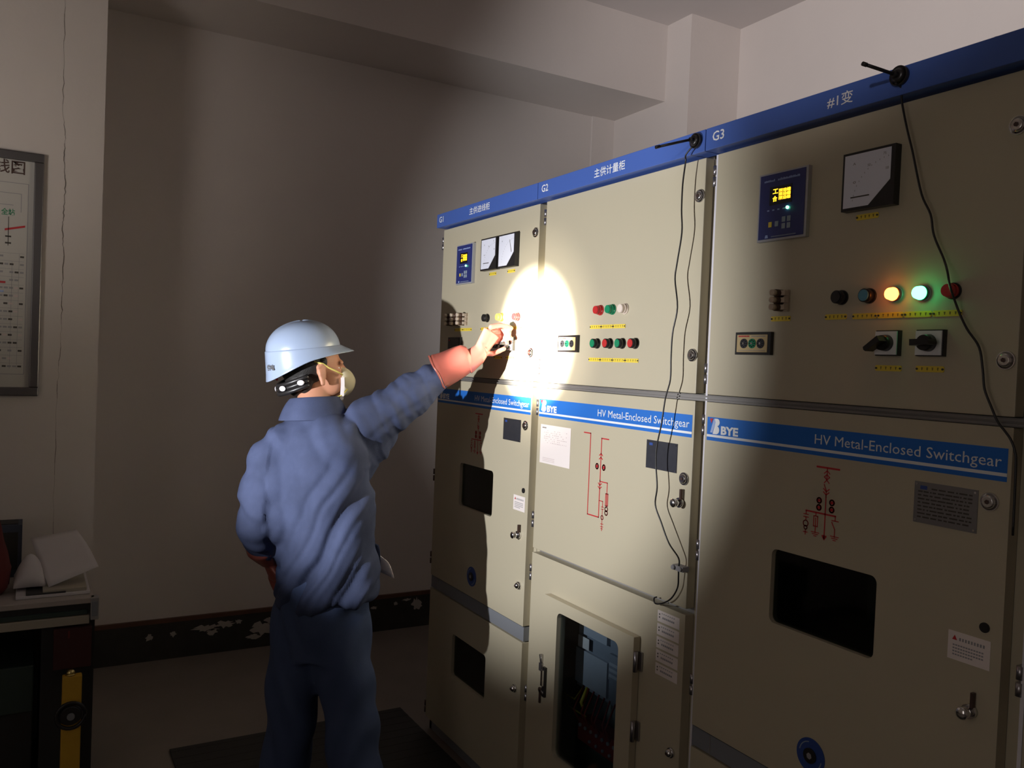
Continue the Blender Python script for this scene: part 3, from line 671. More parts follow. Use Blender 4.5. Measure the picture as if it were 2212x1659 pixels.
# ------------------------------------------------------------------ magnetic antennas with their cables
def smooth_path(pts, sub=5):
    P = [Vector(p) for p in pts]; out = []
    for i in range(len(P)-1):
        a = P[max(i-1, 0)]; b = P[i]; c = P[i+1]; d = P[min(i+2, len(P)-1)]
        for j in range(sub):
            t = j/sub; out.append(0.5*((2*b)+(c-a)*t+(2*a-5*b+4*c-d)*t*t+(3*b-a-3*c+d)*t**3))
    return out+[P[-1]]
def antenna(X, Z, tip, label, path, y):
    t = thing('antenna', (X, -0.025, Z), label, 'antenna', 'magnetic antennas on the blue header')
    m = MB(); m.cyl((X, -0.0255, Z), (X, -0.034, Z), 0.019, 'black', n=28); m.cyl((X, -0.034, Z), (X, -0.040, Z), 0.017, 'black', r1=0.009, n=28); m.cyl((X, -0.040, Z), (X, -0.050, Z), 0.006, 'black', n=14)
    m.obj('magnet_base', t)
    m = MB(); a = Vector((X, -0.048, Z)); b = Vector(tip); m.cyl(a, a+(b-a)*.9, 0.0034, 'black', n=12); m.cyl(a+(b-a)*.88, b, 0.0042, 'black', n=12); m.obj('antenna_rod', t)
    m = MB(); pts = smooth_path([(X, -0.040, Z-0.016)]+[(x, y(z), z) for x, z in path]); m.tube(pts, 0.0021, 'black', 8); m.obj('antenna_cable', t)
    return t
antenna(1.570, 2.139, (1.545, -0.138, 2.110), 'black magnetic antenna left of the G3 lettering, cable hanging to a clip',
        [(1.549, 2.106), (1.542, 2.09), (1.535, 2.035), (1.535, 1.97), (1.540, 1.91), (1.527, 1.834), (1.522, 1.792), (1.536, 1.719), (1.522, 1.654), (1.520, 1.593), (1.521, 1.533), (1.505, 1.483), (1.494, 1.415), (1.480, 1.358), (1.479, 1.309), (1.488, 1.248), (1.484, 1.201), (1.510, 1.16), (1.544, 1.112), (1.568, 1.076), (1.566, 1.049), (1.565, 1.029), (1.560, 0.997), (1.537, 0.963), (1.502, 0.941), (1.475, 0.934), (1.470, 0.946), (1.48, 0.952)],
        lambda z: -0.042 if z > 2.1 else (-0.036 if z > 1.1 else -0.014-max(0, z-1.0)*.1))
c = MB(); c.box(1.545, 1.585, -0.022, 0, 1.043, 1.056, 'greyink'); c.cyl((1.552, -0.022, 1.05), (1.552, -0.028, 1.05), 0.006, 'greyink', n=10); c.cyl((1.578, -0.022, 1.05), (1.578, -0.028, 1.05), 0.006, 'greyink', n=10)
tag(c.obj('cable_clip'), 'small grey clip holding the antenna cable to the lower door of cabinet G2', 'clip')
antenna(2.142, 2.144, (2.132, -0.125, 2.150), 'black magnetic antenna above the large meter, cable crossing the unlit red light',
        [(2.143, 2.12), (2.143, 2.097), (2.158, 2.039), (2.172, 1.993), (2.195, 1.91), (2.216, 1.868), (2.225, 1.828), (2.247, 1.782), (2.266, 1.755), (2.272, 1.73), (2.280, 1.687), (2.298, 1.653), (2.322, 1.62), (2.331, 1.579), (2.336, 1.546), (2.350, 1.515), (2.362, 1.491), (2.375, 1.476), (2.386, 1.462), (2.394, 1.443), (2.397, 1.416), (2.398, 1.30)],
        lambda z: -0.036 if 1.69 < z < 1.78 else -0.020)

# ------------------------------------------------------------------ rubber mat
m = MB(); m.box(-0.222, 3.4, -0.972, -0.012, 0.0, 0.008, 'rubber')
for i in range(60): m.box(-0.222+i*.06, -0.192+i*.06, -0.972, -0.012, 0.008, 0.0088, 'rubber')
tag(m.obj('rubber_mat', None), 'long black insulating rubber mat on the floor before the cabinets', 'mat')

# ------------------------------------------------------------------ wall board on the near pillar
t = thing('wiring_board', (XP, -1.9, 1.83), 'framed wiring diagram board with a grey metal frame on the white pillar', 'diagram board')
y1, y0, z0, z1 = -1.446, -2.25, 1.357, 2.290; fw = 0.033
m = MB()
for a in ((y0, y1, z0, z0+fw), (y0, y1, z1-fw, z1), (y0, y0+fw, z0+fw, z1-fw), (y1-fw, y1, z0+fw, z1-fw)): m.box(XP+.001, XP+0.028, *a, 'frame')
m.obj('board_frame', t, 0.004)
m = MB(); m.box(XP+.001, XP+0.012, y0+fw, y1-fw, z0+fw, z1-fw, 'board'); m.obj('board_sheet', t)
def ytext(mb, txt, y, z, x, h, w, k, bold=0.0):
    vs, fs = glyphs(txt, h, w, bold); return mb.add([(x, y+a, z+b) for a, b in vs], fs, k)
m = MB(); X = XP+0.0124
ytext(m, '线图', -1.610, 2.204, X, 0.052, 0.100, 'dkhinge', 0.012)
def yl(ya, yb, za, zb, k='greyink', w=0.0012):
    if ya == yb: m.add([(X, ya-w, za), (X, ya+w, za), (X, ya+w, zb), (X, ya-w, zb)], [(0, 1, 2, 3)], k)
    else: m.add([(X, ya, za-w), (X, yb, zb-w), (X, yb, zb+w), (X, ya, za+w)], [(0, 1, 2, 3)], k)
yl(-1.9, -1.497, 2.17, 2.17); yl(-1.497, -1.497, 1.44, 2.17); yl(-1.9, -1.497, 1.44, 1.44); yl(-1.9, -1.52, 2.13, 2.13); yl(-1.52, -1.52, 2.06, 2.13)
yl(-1.62, -1.545, 2.085, 2.085); yl(-1.560, -1.560, 1.93, 2.04, 'ink'); yl(-1.57, -1.55, 1.94, 1.94, 'ink', .003); yl(-1.57, -1.55, 1.965, 1.965, 'ink', .003)
ytext(m, '全站', -1.585, 2.045, X, 0.026, 0.045, 'grn', 0.02)
yl(-1.572, -1.505, 1.990, 2.008, 'red', 0.004)
rnd = random.Random(4)
for r_ in range(15):
    zz = 1.89-r_*0.030; yl(-1.9, -1.505, zz+.012, zz+.012, 'greyink', .0006)
    for j in range(14):
        if rnd.random() < .8: yl(-1.74+j*.017, -1.727+j*.017, zz, zz, rnd.choice(['greyink', 'greyink', 'ink', 'faint']), .0035)
yl(-1.522, -1.522, 1.46, 1.90, 'greyink', .0006); yl(-1.545, -1.545, 1.46, 1.87, 'greyink', .0006)
yl(-1.60, -1.565, 1.79, 1.79, 'red', .004); yl(-1.60, -1.57, 1.755, 1.755, 'logoblue', .004)
m.obj('board_print', t)

# ------------------------------------------------------------------ desk and the things on and beside it
t = thing('desk', (-0.25, -1.8, 0), 'dark desk with pale top and steel corner against the white pillar', 'desk')
m = MB(); m.box(XP+.004, 0.0, -2.4, -1.262, 0.672, 0.692, 'desk'); m.obj('desktop', t, 0.003)
m = MB(); m.box(XP+.02, -0.012, -2.39, -1.275, 0.635, 0.672, 'deskdk'); m.box(-0.012, -0.004, -2.39, -1.285, 0.635, 0.650, 'dkgreen'); m.obj('apron', t)
m = MB(); m.box(-0.03, 0.004, -2.4, -1.278, 0.603, 0.632, 'desklt'); m.obj('front_rail', t, 0.002)
m = MB(); m.box(-0.028, 0.008, -1.275, -1.250, 0.615, 0.692, 'zinc'); m.box(-0.02, 0.01, -1.272, -1.253, 0.628, 0.68, 'paintdk'); m.obj('corner_bracket', t, 0.002)
m = MB(); m.box(XP+.004, -0.04, -1.42, -1.258, 0.0, 0.603, 'deskdk'); m.obj('pedestal', t)
m = MB(); m.box(XP+.03, -0.06, -2.38, -1.44, 0.30, 0.46, 'dkgreen'); m.box(XP+.03, -0.08, -2.38, -1.44, 0.0, 0.30, 'deskdk'); m.obj('drawer_unit', t, 0.004)
m = MB(); m.box(-0.035, 0.02, -1.385, -1.27, 0.46, 0.595, 'dkmaroon'); m.box(0.02, 0.0215, -1.343, -1.337, 0.565, 0.59, 'dkred')
tag(m.obj('metal_box', None, 0.004), 'dark red metal box under the desk end above the yellow post', 'box')
t = thing('marker_post', (0.07, -1.33, 0), 'yellow painted post with a black round wheel and brass cap in front of the desk', 'post')
m = MB(); m.box(0.045, 0.075, -1.358, -1.299, 0.0, 0.452, 'postyel'); m.obj('post_body', t, 0.004)
m = MB(); m.cyl((0.06, -1.333, 0.452), (0.06, -1.333, 0.456), 0.016, 'brass', n=16); m.ball((0.06, -1.333, 0.460), (0.014, 0.014, 0.012), 'brass', 12); m.obj('brass_cap', t)
m = MB(); pts = [(0.092, -1.331+0.043*math.cos(2*math.pi*i/24), 0.325+0.043*math.sin(2*math.pi*i/24)) for i in range(25)]; m.tube(pts, 0.006, 'black', 8)
m.cyl((0.075, -1.331, 0.325), (0.098, -1.331, 0.325), 0.039, 'black', r1=0.030, n=24); m.cyl((0.098, -1.331, 0.325), (0.104, -1.331, 0.325), 0.012, 'paintdk', n=12)
m.obj('hand_wheel', t)
# booklet with curled leaves
def sheet(m, A, B, C, D, bow, k, n=10):
    A, B, C, D = map(Vector, (A, B, C, D)); vs = []
    for i in range(n+1):
        for j in range(n+1):
            u, v = i/n, j/n; p = A*(1-u)*(1-v)+B*u*(1-v)+C*u*v+D*(1-u)*v; p = p+Vector((0.3, 0, 1))*bow*math.sin(math.pi*v)*(0.4+.6*u); vs.append(p)
    return m.add(vs, [(i*(n+1)+j, (i+1)*(n+1)+j, (i+1)*(n+1)+j+1, i*(n+1)+j+1) for i in range(n) for j in range(n)], k, True)
t = thing('booklet', (-0.18, -1.38, 0.692), 'open white booklet with lifted curling pages on the desk', 'booklet')
m = MB(); sheet(m, (-0.095, -1.402, 0.716), (-0.10, -1.247, 0.775), (-0.36, -1.310, 0.862), (-0.335, -1.461, 0.842), 0.012, 'paper2'); o = m.obj('loose_page', t)
o.modifiers.new('solid', 'SOLIDIFY').thickness = 0.001
m = MB(); rings = []
for i in range(9):
    y = -1.508+i*0.0125; q = math.sin(math.pi*(i+.6)/9.2)
    rings.append([(-0.20+0.085*math.cos(t_*math.pi/8), y, 0.715+(0.100*q)*max(0.02, math.sin(t_*math.pi/8)) if t_ <= 8 else 0.713) for t_ in range(0, 9)]+[(-0.20-0.06, y, 0.712), (-0.14, y, 0.712)])
m.loft(rings, 'paper2'); m.obj('curled_page', t)
m = MB(); m.box(-0.33, -0.05, -1.50, -1.275, 0.6925, 0.703, 'paper2'); m.box(-0.31, -0.06, -1.42, -1.285, 0.703, 0.716, 'desklt'); m.box(-0.30, -0.052, -1.47, -1.35, 0.703, 0.708, 'deskdk'); m.obj('page_stack', t, 0.002)
m = MB(); m.box(-0.50, -0.38, -1.62, -1.487, 0.6925, 0.886, 'dkblue'); m.box(-0.485, -0.395, -1.61, -1.50, 0.886, 0.889, 'deskdk'); m.box(-.3795, -.378, -1.60, -1.50, .72, .86, 'deskdk')
tag(m.obj('card_box', None, 0.003), 'dark blue card box standing on the desk behind the booklet', 'box')
m = MB(); rings = []
for z, r in ((0.6935, .050), (0.72, .075), (0.78, .080), (0.84, .062), (0.88, .050), (0.93, .044), (0.98, .034), (1.01, .018)):
    rings.append([(-0.15+r*.9*math.cos(a*math.pi/8)*(1+.08*math.sin(3*a)), -1.588+r*.9*math.sin(a*math.pi/8)*(1+.1*math.cos(2*a+z*20)), z) for a in range(16)])
m.loft(rings, 'dkred'); tag(m.obj('cloth_bag'), 'dark red cloth bag standing on the desk at the left edge', 'bag')

# ------------------------------------------------------------------ person
P0 = Vector((0.50, -0.63, 0.0))
per = thing('person', P0, 'person in blue work jacket and pale blue helmet, turning a switch with orange glove', 'person')
def bake(mb, name, parent, voxel, smooth=6, deform=None):
    o = mb.obj(name+'_tmp'); md = o.modifiers.new('r', 'REMESH'); md.mode = 'VOXEL'; md.voxel_size = voxel; md.use_smooth_shade = True
    s = o.modifiers.new('s', 'SMOOTH'); s.factor = 0.6; s.iterations = smooth
    bpy.context.view_layer.update(); dg = bpy.context.evaluated_depsgraph_get(); dg.update()
    me = bpy.data.meshes.new_from_object(o.evaluated_get(dg)); mats_ = [M[k] for k in mb.mats]
    bpy.data.objects.remove(o); me.name = name
    me.materials.clear()
    for x in mats_: me.materials.append(x)
    if deform:
        ns = [v.normal.copy() for v in me.vertices]
        for v, n in zip(me.vertices, ns): v.co = v.co+n*deform(v.co, n)
    for p in me.polygons: p.use_smooth = True
    me.update()
    q = bpy.data.objects.new(name, me); COL.objects.link(q); q.parent = parent; q.location = -Vector(parent.location); return q
def ring(c, ax, ra, rb, up, n=24, sq=0.0):
    """ellipse ring round axis ax; ra along 'up' projected, rb across"""
    ax = Vector(ax).normalized(); u = Vector(up)-ax*Vector(up).dot(ax); u.normalize(); w = ax.cross(u); out = []
    for i in range(n):
        t = 2*math.pi*i/n; cs, sn = math.cos(t), math.sin(t)
        e = 1-sq*0.15*(math.sin(2*t)**2)*-1
        out.append(Vector(c)+u*(ra*cs*e)+w*(rb*sn*e))
    return out
def limb(m, pts, rs, k, n=20, flat=1.0, up=(0, 0, 1)):
    pts = [Vector(p) for p in pts]; rings = []
    for i, p in enumerate(pts):
        d = pts[min(i+1, len(pts)-1)]-pts[max(i-1, 0)]
        u = Vector(up) if abs(d.normalized().dot(Vector(up))) < .95 else Vector((1, 0, 0))
        rings.append(ring(p, d, rs[i], rs[i]*flat, u, n))
    m.loft(rings, k)
    m.ball(pts[0], rs[0]*.97, k, 14); m.ball(pts[-1], rs[-1]*.97, k, 14)
# torso facing direction (away from the camera, turned to the panel) and its right-hand side
TF = Vector((-0.50, 0.866, 0)); TR = Vector((0.866, 0.50, 0))
HF = Vector((0.10, 0.985, 0.14)).normalized(); HR = HF.cross(Vector((0, 0, 1))).normalized(); HU = HR.cross(HF)
HC = Vector((0.433, -0.640, 1.497))
def H(f, r, u): return HC+HF*f+HR*r+HU*u
HM = Matrix((HR, HF, HU)).transposed()
# --- body: one continuous surface
b = MB()
b.ball(H(-0.015, 0, 0.045), (0.076, 0.095, 0.088), 'skin', 24, HM); b.ball(H(0.025, 0, -0.020), (0.062, 0.068, 0.075), 'skin', 20, HM)
b.ball(H(0.050, 0, -0.062), (0.040, 0.038, 0.034), 'skin', 16, HM); b.ball(H(0.030, 0.040, -0.045), (0.022, 0.045, 0.034), 'skin', 14, HM); b.ball(H(0.030, -0.040, -0.045), (0.022, 0.045, 0.034), 'skin', 14, HM)
b.ball(H(0.062, 0.030, -0.012), (0.024, 0.018, 0.016), 'skin', 12, HM); b.ball(H(0.062, -0.030, -0.012), (0.024, 0.018, 0.016), 'skin', 12, HM)
b.ball(H(0.076, 0, 0.030), (0.052, 0.014, 0.012), 'skin', 12, HM)                                   # brow
limb(b, [H(0.086, 0, 0.018), H(0.098, 0, -0.004), H(0.108, 0, -0.018)], [0.008, 0.011, 0.014], 'skin', 12)   # nose
b.ball(H(0.086, 0, -0.046), (0.024, 0.010, 0.006), 'skin', 10, HM); b.ball(H(0.084, 0, -0.056), (0.022, 0.010, 0.006), 'skin', 10, HM)
for s_ in (1, -1):   # ears: rim and lobe
    e = [H(-0.004, s_*0.080, -0.022), H(0.000, s_*0.084, -0.030), H(-0.006, s_*0.084, 0.004), H(-0.010, s_*0.088, 0.026), H(0.004, s_*0.084, 0.034), H(0.014, s_*0.080, 0.020)]
    limb(b, e[1:], [0.009, 0.008, 0.0075, 0.0075, 0.0065], 'skin', 10); b.ball(H(0.002, s_*0.078, 0.004), (0.008, 0.016, 0.032), 'skin', 12, HM); b.ball(H(0.002, s_*0.081, -0.030), (0.007, 0.009, 0.010), 'skin', 10, HM)
limb(b, [H(-0.012, 0, -0.04), (0.462, -0.655, 1.40), (0.472, -0.655, 1.33)], [0.054, 0.055, 0.066], 'skin', 20)
SR = Vector((0.545, -0.520, 1.335)); SL = Vector((0.435, -0.770, 1.245))
limb(b, [(0.52, -0.63, 0.74), (0.50, -0.64, 0.95), (0.48, -0.65, 1.12), (0.48, -0.655, 1.28), (0.475, -0.655, 1.33)], [0.095, 0.09, 0.10, 0.095, 0.06], 'skin', 24)
limb(b, [SR, (0.540, -0.345, 1.436), (0.616, -0.130, 1.575)], [0.045, 0.036, 0.021], 'skin'); limb(b, [(0.48, -0.655, 1.26), SR], [0.07, 0.045], 'skin'); limb(b, [(0.48, -0.655, 1.25), SL], [0.07, 0.040], 'skin')
limb(b, [SL, (0.478, -0.835, 1.03), (0.393, -0.768, 0.880)], [0.038, 0.034, 0.022], 'skin')
hipL, hipR = (0.49, -0.665, 0.76), (0.55, -0.595, 0.76)
limb(b, [hipL, (0.495, -0.70, 0.42), (0.480, -0.725, 0.09)], [0.07, 0.055, 0.036], 'skin'); limb(b, [hipR, (0.615, -0.545, 0.42), (0.672, -0.510, 0.09)], [0.07, 0.055, 0.036], 'skin')
# feet
FL = Vector((-0.25, 0.97, 0)).normalized(); FR = Vector((0.25, 0.97, 0)).normalized()
for a, d in ((Vector((0.480, -0.725, 0.05)), FL), (Vector((0.672, -0.510, 0.05)), FR)): limb(b, [a-d*.03, a+d*.06, a+d*.14], [0.034, 0.03, 0.022], 'skin')
# bare hands (inside the gloves): palm, four fingers, thumb
def hand(mb, W, K, fwd, side, r, k, fingers, thumb, palm_r=0.030):
    """W wrist, K centre of the knuckles; fingers = list of chains of points"""
    W, K = Vector(W), Vector(K); rings = []
    for i in range(6):
        t = i/5; c = W+(K-W)*t; rings.append(ring(c, K-W, palm_r*(0.85+0.42*t), palm_r*(0.70-0.18*t), side, 18))
    mb.loft(rings, k); mb.ball(W, palm_r*.8, k, 12)
    for f in fingers+[thumb]:
        f = [Vector(p) for p in f]; n = len(f)
        for a, b_, i in zip(f, f[1:], range(n)): mb.cyl(a, b_, r*(1.06-.08*i), k, r1=r*(1.0-.08*i), n=12)
        for i, p in enumerate(f): mb.ball(p, r*(1.06-.07*i), k, 12)
WR = Vector((0.619, -0.128, 1.588)); KN = Vector((0.634, -0.086, 1.664))
fR = [[(0.637, -0.092, 1.682), (0.645, -0.058, 1.690), (0.652, -0.037, 1.687), (0.655, -0.022, 1.681)],
      [(0.624, -0.078, 1.668), (0.620, -0.046, 1.674), (0.640, -0.030, 1.670), (0.655, -0.029, 1.664)],
      [(0.624, -0.074, 1.650), (0.622, -0.042, 1.653), (0.645, -0.026, 1.652), (0.661, -0.024, 1.645)],
      [(0.618, -0.078, 1.632), (0.618, -0.048, 1.634), (0.636, -0.034, 1.634), (0.645, -0.032, 1.630)]]
tR = [(0.616, -0.105, 1.590), (0.620, -0.074, 1.590), (0.628, -0.052, 1.600), (0.638, -0.038, 1.609)]
hand(b, WR, KN, None, (0.1, -0.3, 1), 0.0068, 'skin', fR, tR, 0.020)
body = bake(b, 'body', per, 0.0055, 3)
for s_ in (1, -1):
    m = MB(); m.ball(H(0.062, s_*0.029, 0.012), 0.0115, 'tape', 14); m.ball(H(0.0698, s_*0.0295, 0.012), 0.0058, 'black', 10); m.obj('eye', per)
# --- hair
m = MB(); m.ball(H(-0.030, 0, 0.040), (0.082, 0.092, 0.088), 'hair', 24, HM); m.ball(H(-0.070, 0, -0.020), (0.060, 0.036, 0.050), 'hair', 18, HM); m.ball(H(-0.050, .045, -0.018), (0.030, 0.026, 0.045), 'hair', 14, HM)
m.ball(H(0.012, 0.074, 0.040), (0.007, 0.014, 0.020), 'hair', 10, HM)
bake(m, 'hair', per, 0.005, 3)
# --- helmet
def rimz(th):     # rim height round the head, th = 0 at the face
    f = math.cos(th)
    return 0.052+0.022*f-0.036*max(0, -f)**1.3+0.004*max(0, f)
rings = []; NH = 48; cf = -0.036
def hp(th, rf, rr, u, df=0): return H(cf+df+rf*math.cos(th), rr*math.sin(th), u)
prof = []
r_b = []
for i in range(NH):
    th = 2*math.pi*i/NH; brim = max(0, math.cos(th))**2
    r_b.append(hp(th, 0.132+0.040*brim, 0.118+0.004*brim, rimz(th)-0.004-0.008*brim))
rings.append(r_b)
rings.append([hp(2*math.pi*i/NH, 0.129+0.006*max(0, math.cos(2*math.pi*i/NH)), 0.113, rimz(2*math.pi*i/NH)+0.006) for i in range(NH)])
for u, sc in ((0.0865, 1.004), (0.0880, 1.006), (0.0892, 0.984), (0.0905, 0.982), (0.095, 0.982), (0.108, 0.965), (0.122, 0.92), (0.136, 0.85), (0.150, 0.75), (0.162, 0.62), (0.171, 0.46), (0.177, 0.30), (0.180, 0.14), (0.181, 0.03)):
    rg = []
    for i in range(NH):
        th = 2*math.pi*i/NH; rz = rimz(th)+0.012; uu = max(u, rz) if u < 0.092 else u+max(0, (rz-.088))*0.3
        ridge = 0.004*math.exp(-(math.sin(th)/0.22)**2)*(1-sc*.5)
        rg.append(hp(th, 0.124*sc, 0.108*sc, uu+ridge, df=0.004*(1-sc)))
    rings.append(rg)
m = MB(); m.loft(rings, 'helmet', cap=False); last = rings[-1]; i0 = len(m.v)-NH; m.f.append(list(range(i0, i0+NH))); m.mi.append(0); m.sm.append(True)
hel = m.obj('safety_helmet', per); md = hel.modifiers.new('s', 'SOLIDIFY'); md.thickness = 0.003; md.offset = -1
hel.modifiers.new('sub', 'SUBSURF').levels = 1; hel.modifiers['sub'].render_levels = 1
vs, fs = glyphs('供电', 0.020, 0.040, 0.02); m = MB(); out = []
for a, c_ in vs:
    th = math.radians(180)-(a-0.0)/0.118+math.radians(-14); u = 0.028+c_
    out.append(hp(th, 0.1305, 0.1165, u))
m.add(out, fs, 'ink'); m.obj('helmet_lettering', hel)
# harness under the back rim
m = MB(); pts = [H(-0.030+0.100*math.cos(t_), 0.084*math.sin(t_), -0.010+0.03*math.cos(t_)) for t_ in [math.radians(a) for a in range(98, 268, 10)]]
for dz in (-0.014, 0.0, 0.014): m.tube([p+HU*dz for p in pts], 0.0075, 'black', 8)
m.obj('helmet_harness', per)
for a, ww in ((150, .016), (112, .012), (196, .014)):
    m = MB()
    t_ = math.radians(a); c_ = H(-0.030+0.109*math.cos(t_), 0.093*math.sin(t_), -0.008+0.03*math.cos(t_)); n_ = (HF*math.cos(t_)+HR*math.sin(t_)).normalized()
    rt = Matrix((n_.cross(HU), n_, HU)).transposed(); m.ball(c_, (ww, 0.003, 0.009), 'tape', 12, rt); m.obj('harness_pad', per)
m = MB(); m.ball(H(-0.135, 0.02, -0.002), (0.010, 0.004, 0.006), 'capred', 10, HM); m.obj('harness_knob', per)
# --- mask, straps, tab
m = MB(); rings = []
for i in range(7):
    q = i/6; rr = math.cos(q*math.pi/2*.96); rings.append([H(0.066+0.060*q+0.012*math.sin(q*3), 0.056*rr*math.cos(t_*math.pi/12), -0.036+0.055*rr*math.sin(t_*math.pi/12)) for t_ in range(24)])
m.loft(rings, 'mask'); mk = m.obj('face_mask', per); mk.modifiers.new('sub', 'SUBSURF').levels = 1
m = MB()
def band(m, pts, w, k):
    vs = []
    for p in pts: vs += [p+HU*w, p-HU*w]
    m.add(vs, [(2*i, 2*i+1, 2*i+3, 2*i+2) for i in range(len(pts)-1)], k)
m2 = [H(0.074, 0.056, -0.010), H(0.050, 0.071, 0.006), H(0.025, 0.0785, 0.020), H(0.008, 0.084, 0.034), H(-0.02, 0.086, 0.045)]
m.tube(m2, 0.0028, 'strap', 8); m.obj('mask_strap', per); m = MB()
m.tube([H(0.086, 0.050, -0.060), H(0.060, 0.064, -0.078), H(0.035, 0.066, -0.082), H(0.005, 0.062, -0.084), H(-0.02, 0.060, -0.074), H(-0.045, 0.052, -0.07)], 0.0026, 'strap', 8)
m.obj('mask_strap', per)
m = MB(); q = [H(0.072, 0.0605, -0.018), H(0.070, 0.0625, -0.040), H(0.066, 0.064, -0.062), H(0.060, 0.066, -0.092)]
vs = []
for p in q: vs += [p+HF*.006, p-HF*.006]
m.add(vs, [(2*i, 2*i+1, 2*i+3, 2*i+2) for i in range(3)], 'tape'); o = m.obj('mask_tab', per); o.modifiers.new('s', 'SOLIDIFY').thickness = 0.002
# --- jacket
VR = Vector((0.5, 0.866, 0))
from mathutils import noise as NZ
def sk(x): return math.sin(x+0.85*math.sin(x+0.6))
def folds(co, n):
    r = (co-P0).dot(VR); z = co.z; d = 0.0
    cl = lambda v: max(0.0, min(1.0, v))
    n1 = NZ.noise(co*6.0); n2 = NZ.noise(co*14.0+Vector((3, 1, 7))); n3 = NZ.noise(co*3.2+Vector((9, 2, 4)))
    s1 = r*0.88-(z-1.05)*0.47+0.022*n1+0.006*n2      # across the long pulls from the raised armpit to the far hem
    m1 = cl((1.30-z)/0.18)*cl((s1+0.10)*6)*(0.45+cl(0.5+1.6*n3)*0.75)
    d += 0.0125*m1*sk(s1*52)+0.0040*m1*sk(s1*113+2)
    if co.y > -0.56 and z > 1.20:                                             # creases across and along the raised sleeve
        s2 = (co-SR).dot(Vector((0.25, 0.78, 0.45))); q = cl((co.y+0.56)*12)*(0.4+cl(0.5+1.7*n3)*0.8)
        d += q*(0.0075*sk(s2*62+14*(z-1.35)+2.2*n1)+0.0030*sk(s2*130+3*n2+r*20))
        d += q*0.0045*sk((z-1.35-0.62*(co.y+0.5))*90+2+2*n1)
    up = cl((z-1.10)*5)*cl((0.14-s1)*8)
    d += up*(0.0055*sk((r*0.7+z*0.8)*48+3*n1))
    d += 0.012*n1+0.004*n2
    d += 0.0055*sk(z*52+4*n1+5*math.sin(co.y*6))*cl((0.90-z)/0.1)
    if r < -0.15: d += 0.0055*sk(z*48+co.x*24+3*n1)
    if co.y > -0.33: d *= max(0.0, min(1.0, (-0.24-co.y)*11))
    return d
j = MB()
def tring(c, ra, rb, tilt=0.0, n=32):   # ra across the shoulders, rb front to back
    out = []
    for i in range(n):
        t_ = 2*math.pi*i/n; out.append(Vector(c)+TR*(ra*math.cos(t_))+TF*(rb*math.sin(t_))+Vector((0, 0, tilt*math.cos(t_))))
    return out
rings = [tring((0.536, -0.604, 0.745), 0.170, 0.130, 0.045), tring((0.532, -0.608, 0.77), 0.176, 0.134, 0.04), tring((0.526, -0.613, 0.88), 0.185, 0.137, 0.02), tring((0.514, -0.624, 0.98), 0.186, 0.138), tring((0.499, -0.638, 1.08), 0.190, 0.140, 0.0),
         tring((0.488, -0.650, 1.17), 0.192, 0.136, 0.012), tring((0.485, -0.655, 1.24), 0.186, 0.126, 0.03), tring((0.482, -0.655, 1.30), 0.158, 0.108, 0.04), tring((0.478, -0.655, 1.345), 0.112, 0.086, 0.03), tring((0.472, -0.654, 1.375), 0.078, 0.076, 0.006)]
j.loft(rings, 'denim')
limb(j, [(0.49, -0.60, 1.27), (0.532, -0.520, 1.318), (0.538, -0.430, 1.375), (0.540, -0.345, 1.432), (0.560, -0.275, 1.488), (0.573, -0.236, 1.515)], [0.090, 0.088, 0.080, 0.070, 0.055, 0.042], 'denim', 24)
limb(j, [(0.50, -0.57, 1.14), (0.52, -0.505, 1.25), (0.535, -0.43, 1.33)], [0.095, 0.078, 0.058], 'denim', 20)       # armpit web
limb(j, [(0.455, -0.73, 1.25), (0.442, -0.772, 1.215), (0.452, -0.806, 1.13), (0.478, -0.832, 1.02)], [0.088, 0.080, 0.073, 0.066], 'denim', 24)
limb(j, [(0.478, -0.832, 1.02), (0.452, -0.822, 0.965), (0.415, -0.788, 0.915)], [0.066, 0.060, 0.052], 'denim', 24)
j.ball((0.478, -0.832, 1.01), 0.066, 'denim', 20); j.ball((0.475, -0.755, 1.13), (0.075, 0.085, 0.12), 'denim', 20); j.ball((0.49, -0.76, 1.03), (0.07, 0.07, 0.09), 'denim', 20)
j.loft([tring((0.476, -0.655, 1.345), 0.090, 0.086, .01), tring((0.468, -0.655, 1.385), 0.078, 0.080, .008), tring((0.466, -0.655, 1.402), 0.074, 0.077, .004)], 'denim')   # collar
jk = bake(j, 'work_jacket', per, 0.007, 5, folds)
m = MB(); col = [tring((0.470, -0.656, z), ra, rb, 0.008) for z, ra, rb in ((1.346, .116, .112), (1.358, .113, .110), (1.394, .098, .098), (1.416, .080, .085), (1.422, .073, .078), (1.412, .069, .073), (1.37, .066, .070))]
m.loft(col, 'denim', cap=False); o = m.obj('jacket_collar', jk); o.location = (0, 0, 0); o.parent = jk; o.modifiers.new('sub', 'SUBSURF').levels = 1
# shirt tail blowing out at the hem
m = MB(); sheet(m, (0.605, -0.490, 0.93), (0.628, -0.452, 0.90), (0.640, -0.420, 0.835), (0.612, -0.462, 0.855), 0.012, 'tape', 6); o = m.obj('shirt_tail', per); o.modifiers.new('s', 'SOLIDIFY').thickness = 0.003
m = MB(); sheet(m, (0.590, -0.510, 0.965), (0.618, -0.470, 0.945), (0.622, -0.462, 0.875), (0.600, -0.500, 0.865), 0.012, 'denim', 6); o = m.obj('jacket_tab', per); o.modifiers.new('s', 'SOLIDIFY').thickness = 0.004
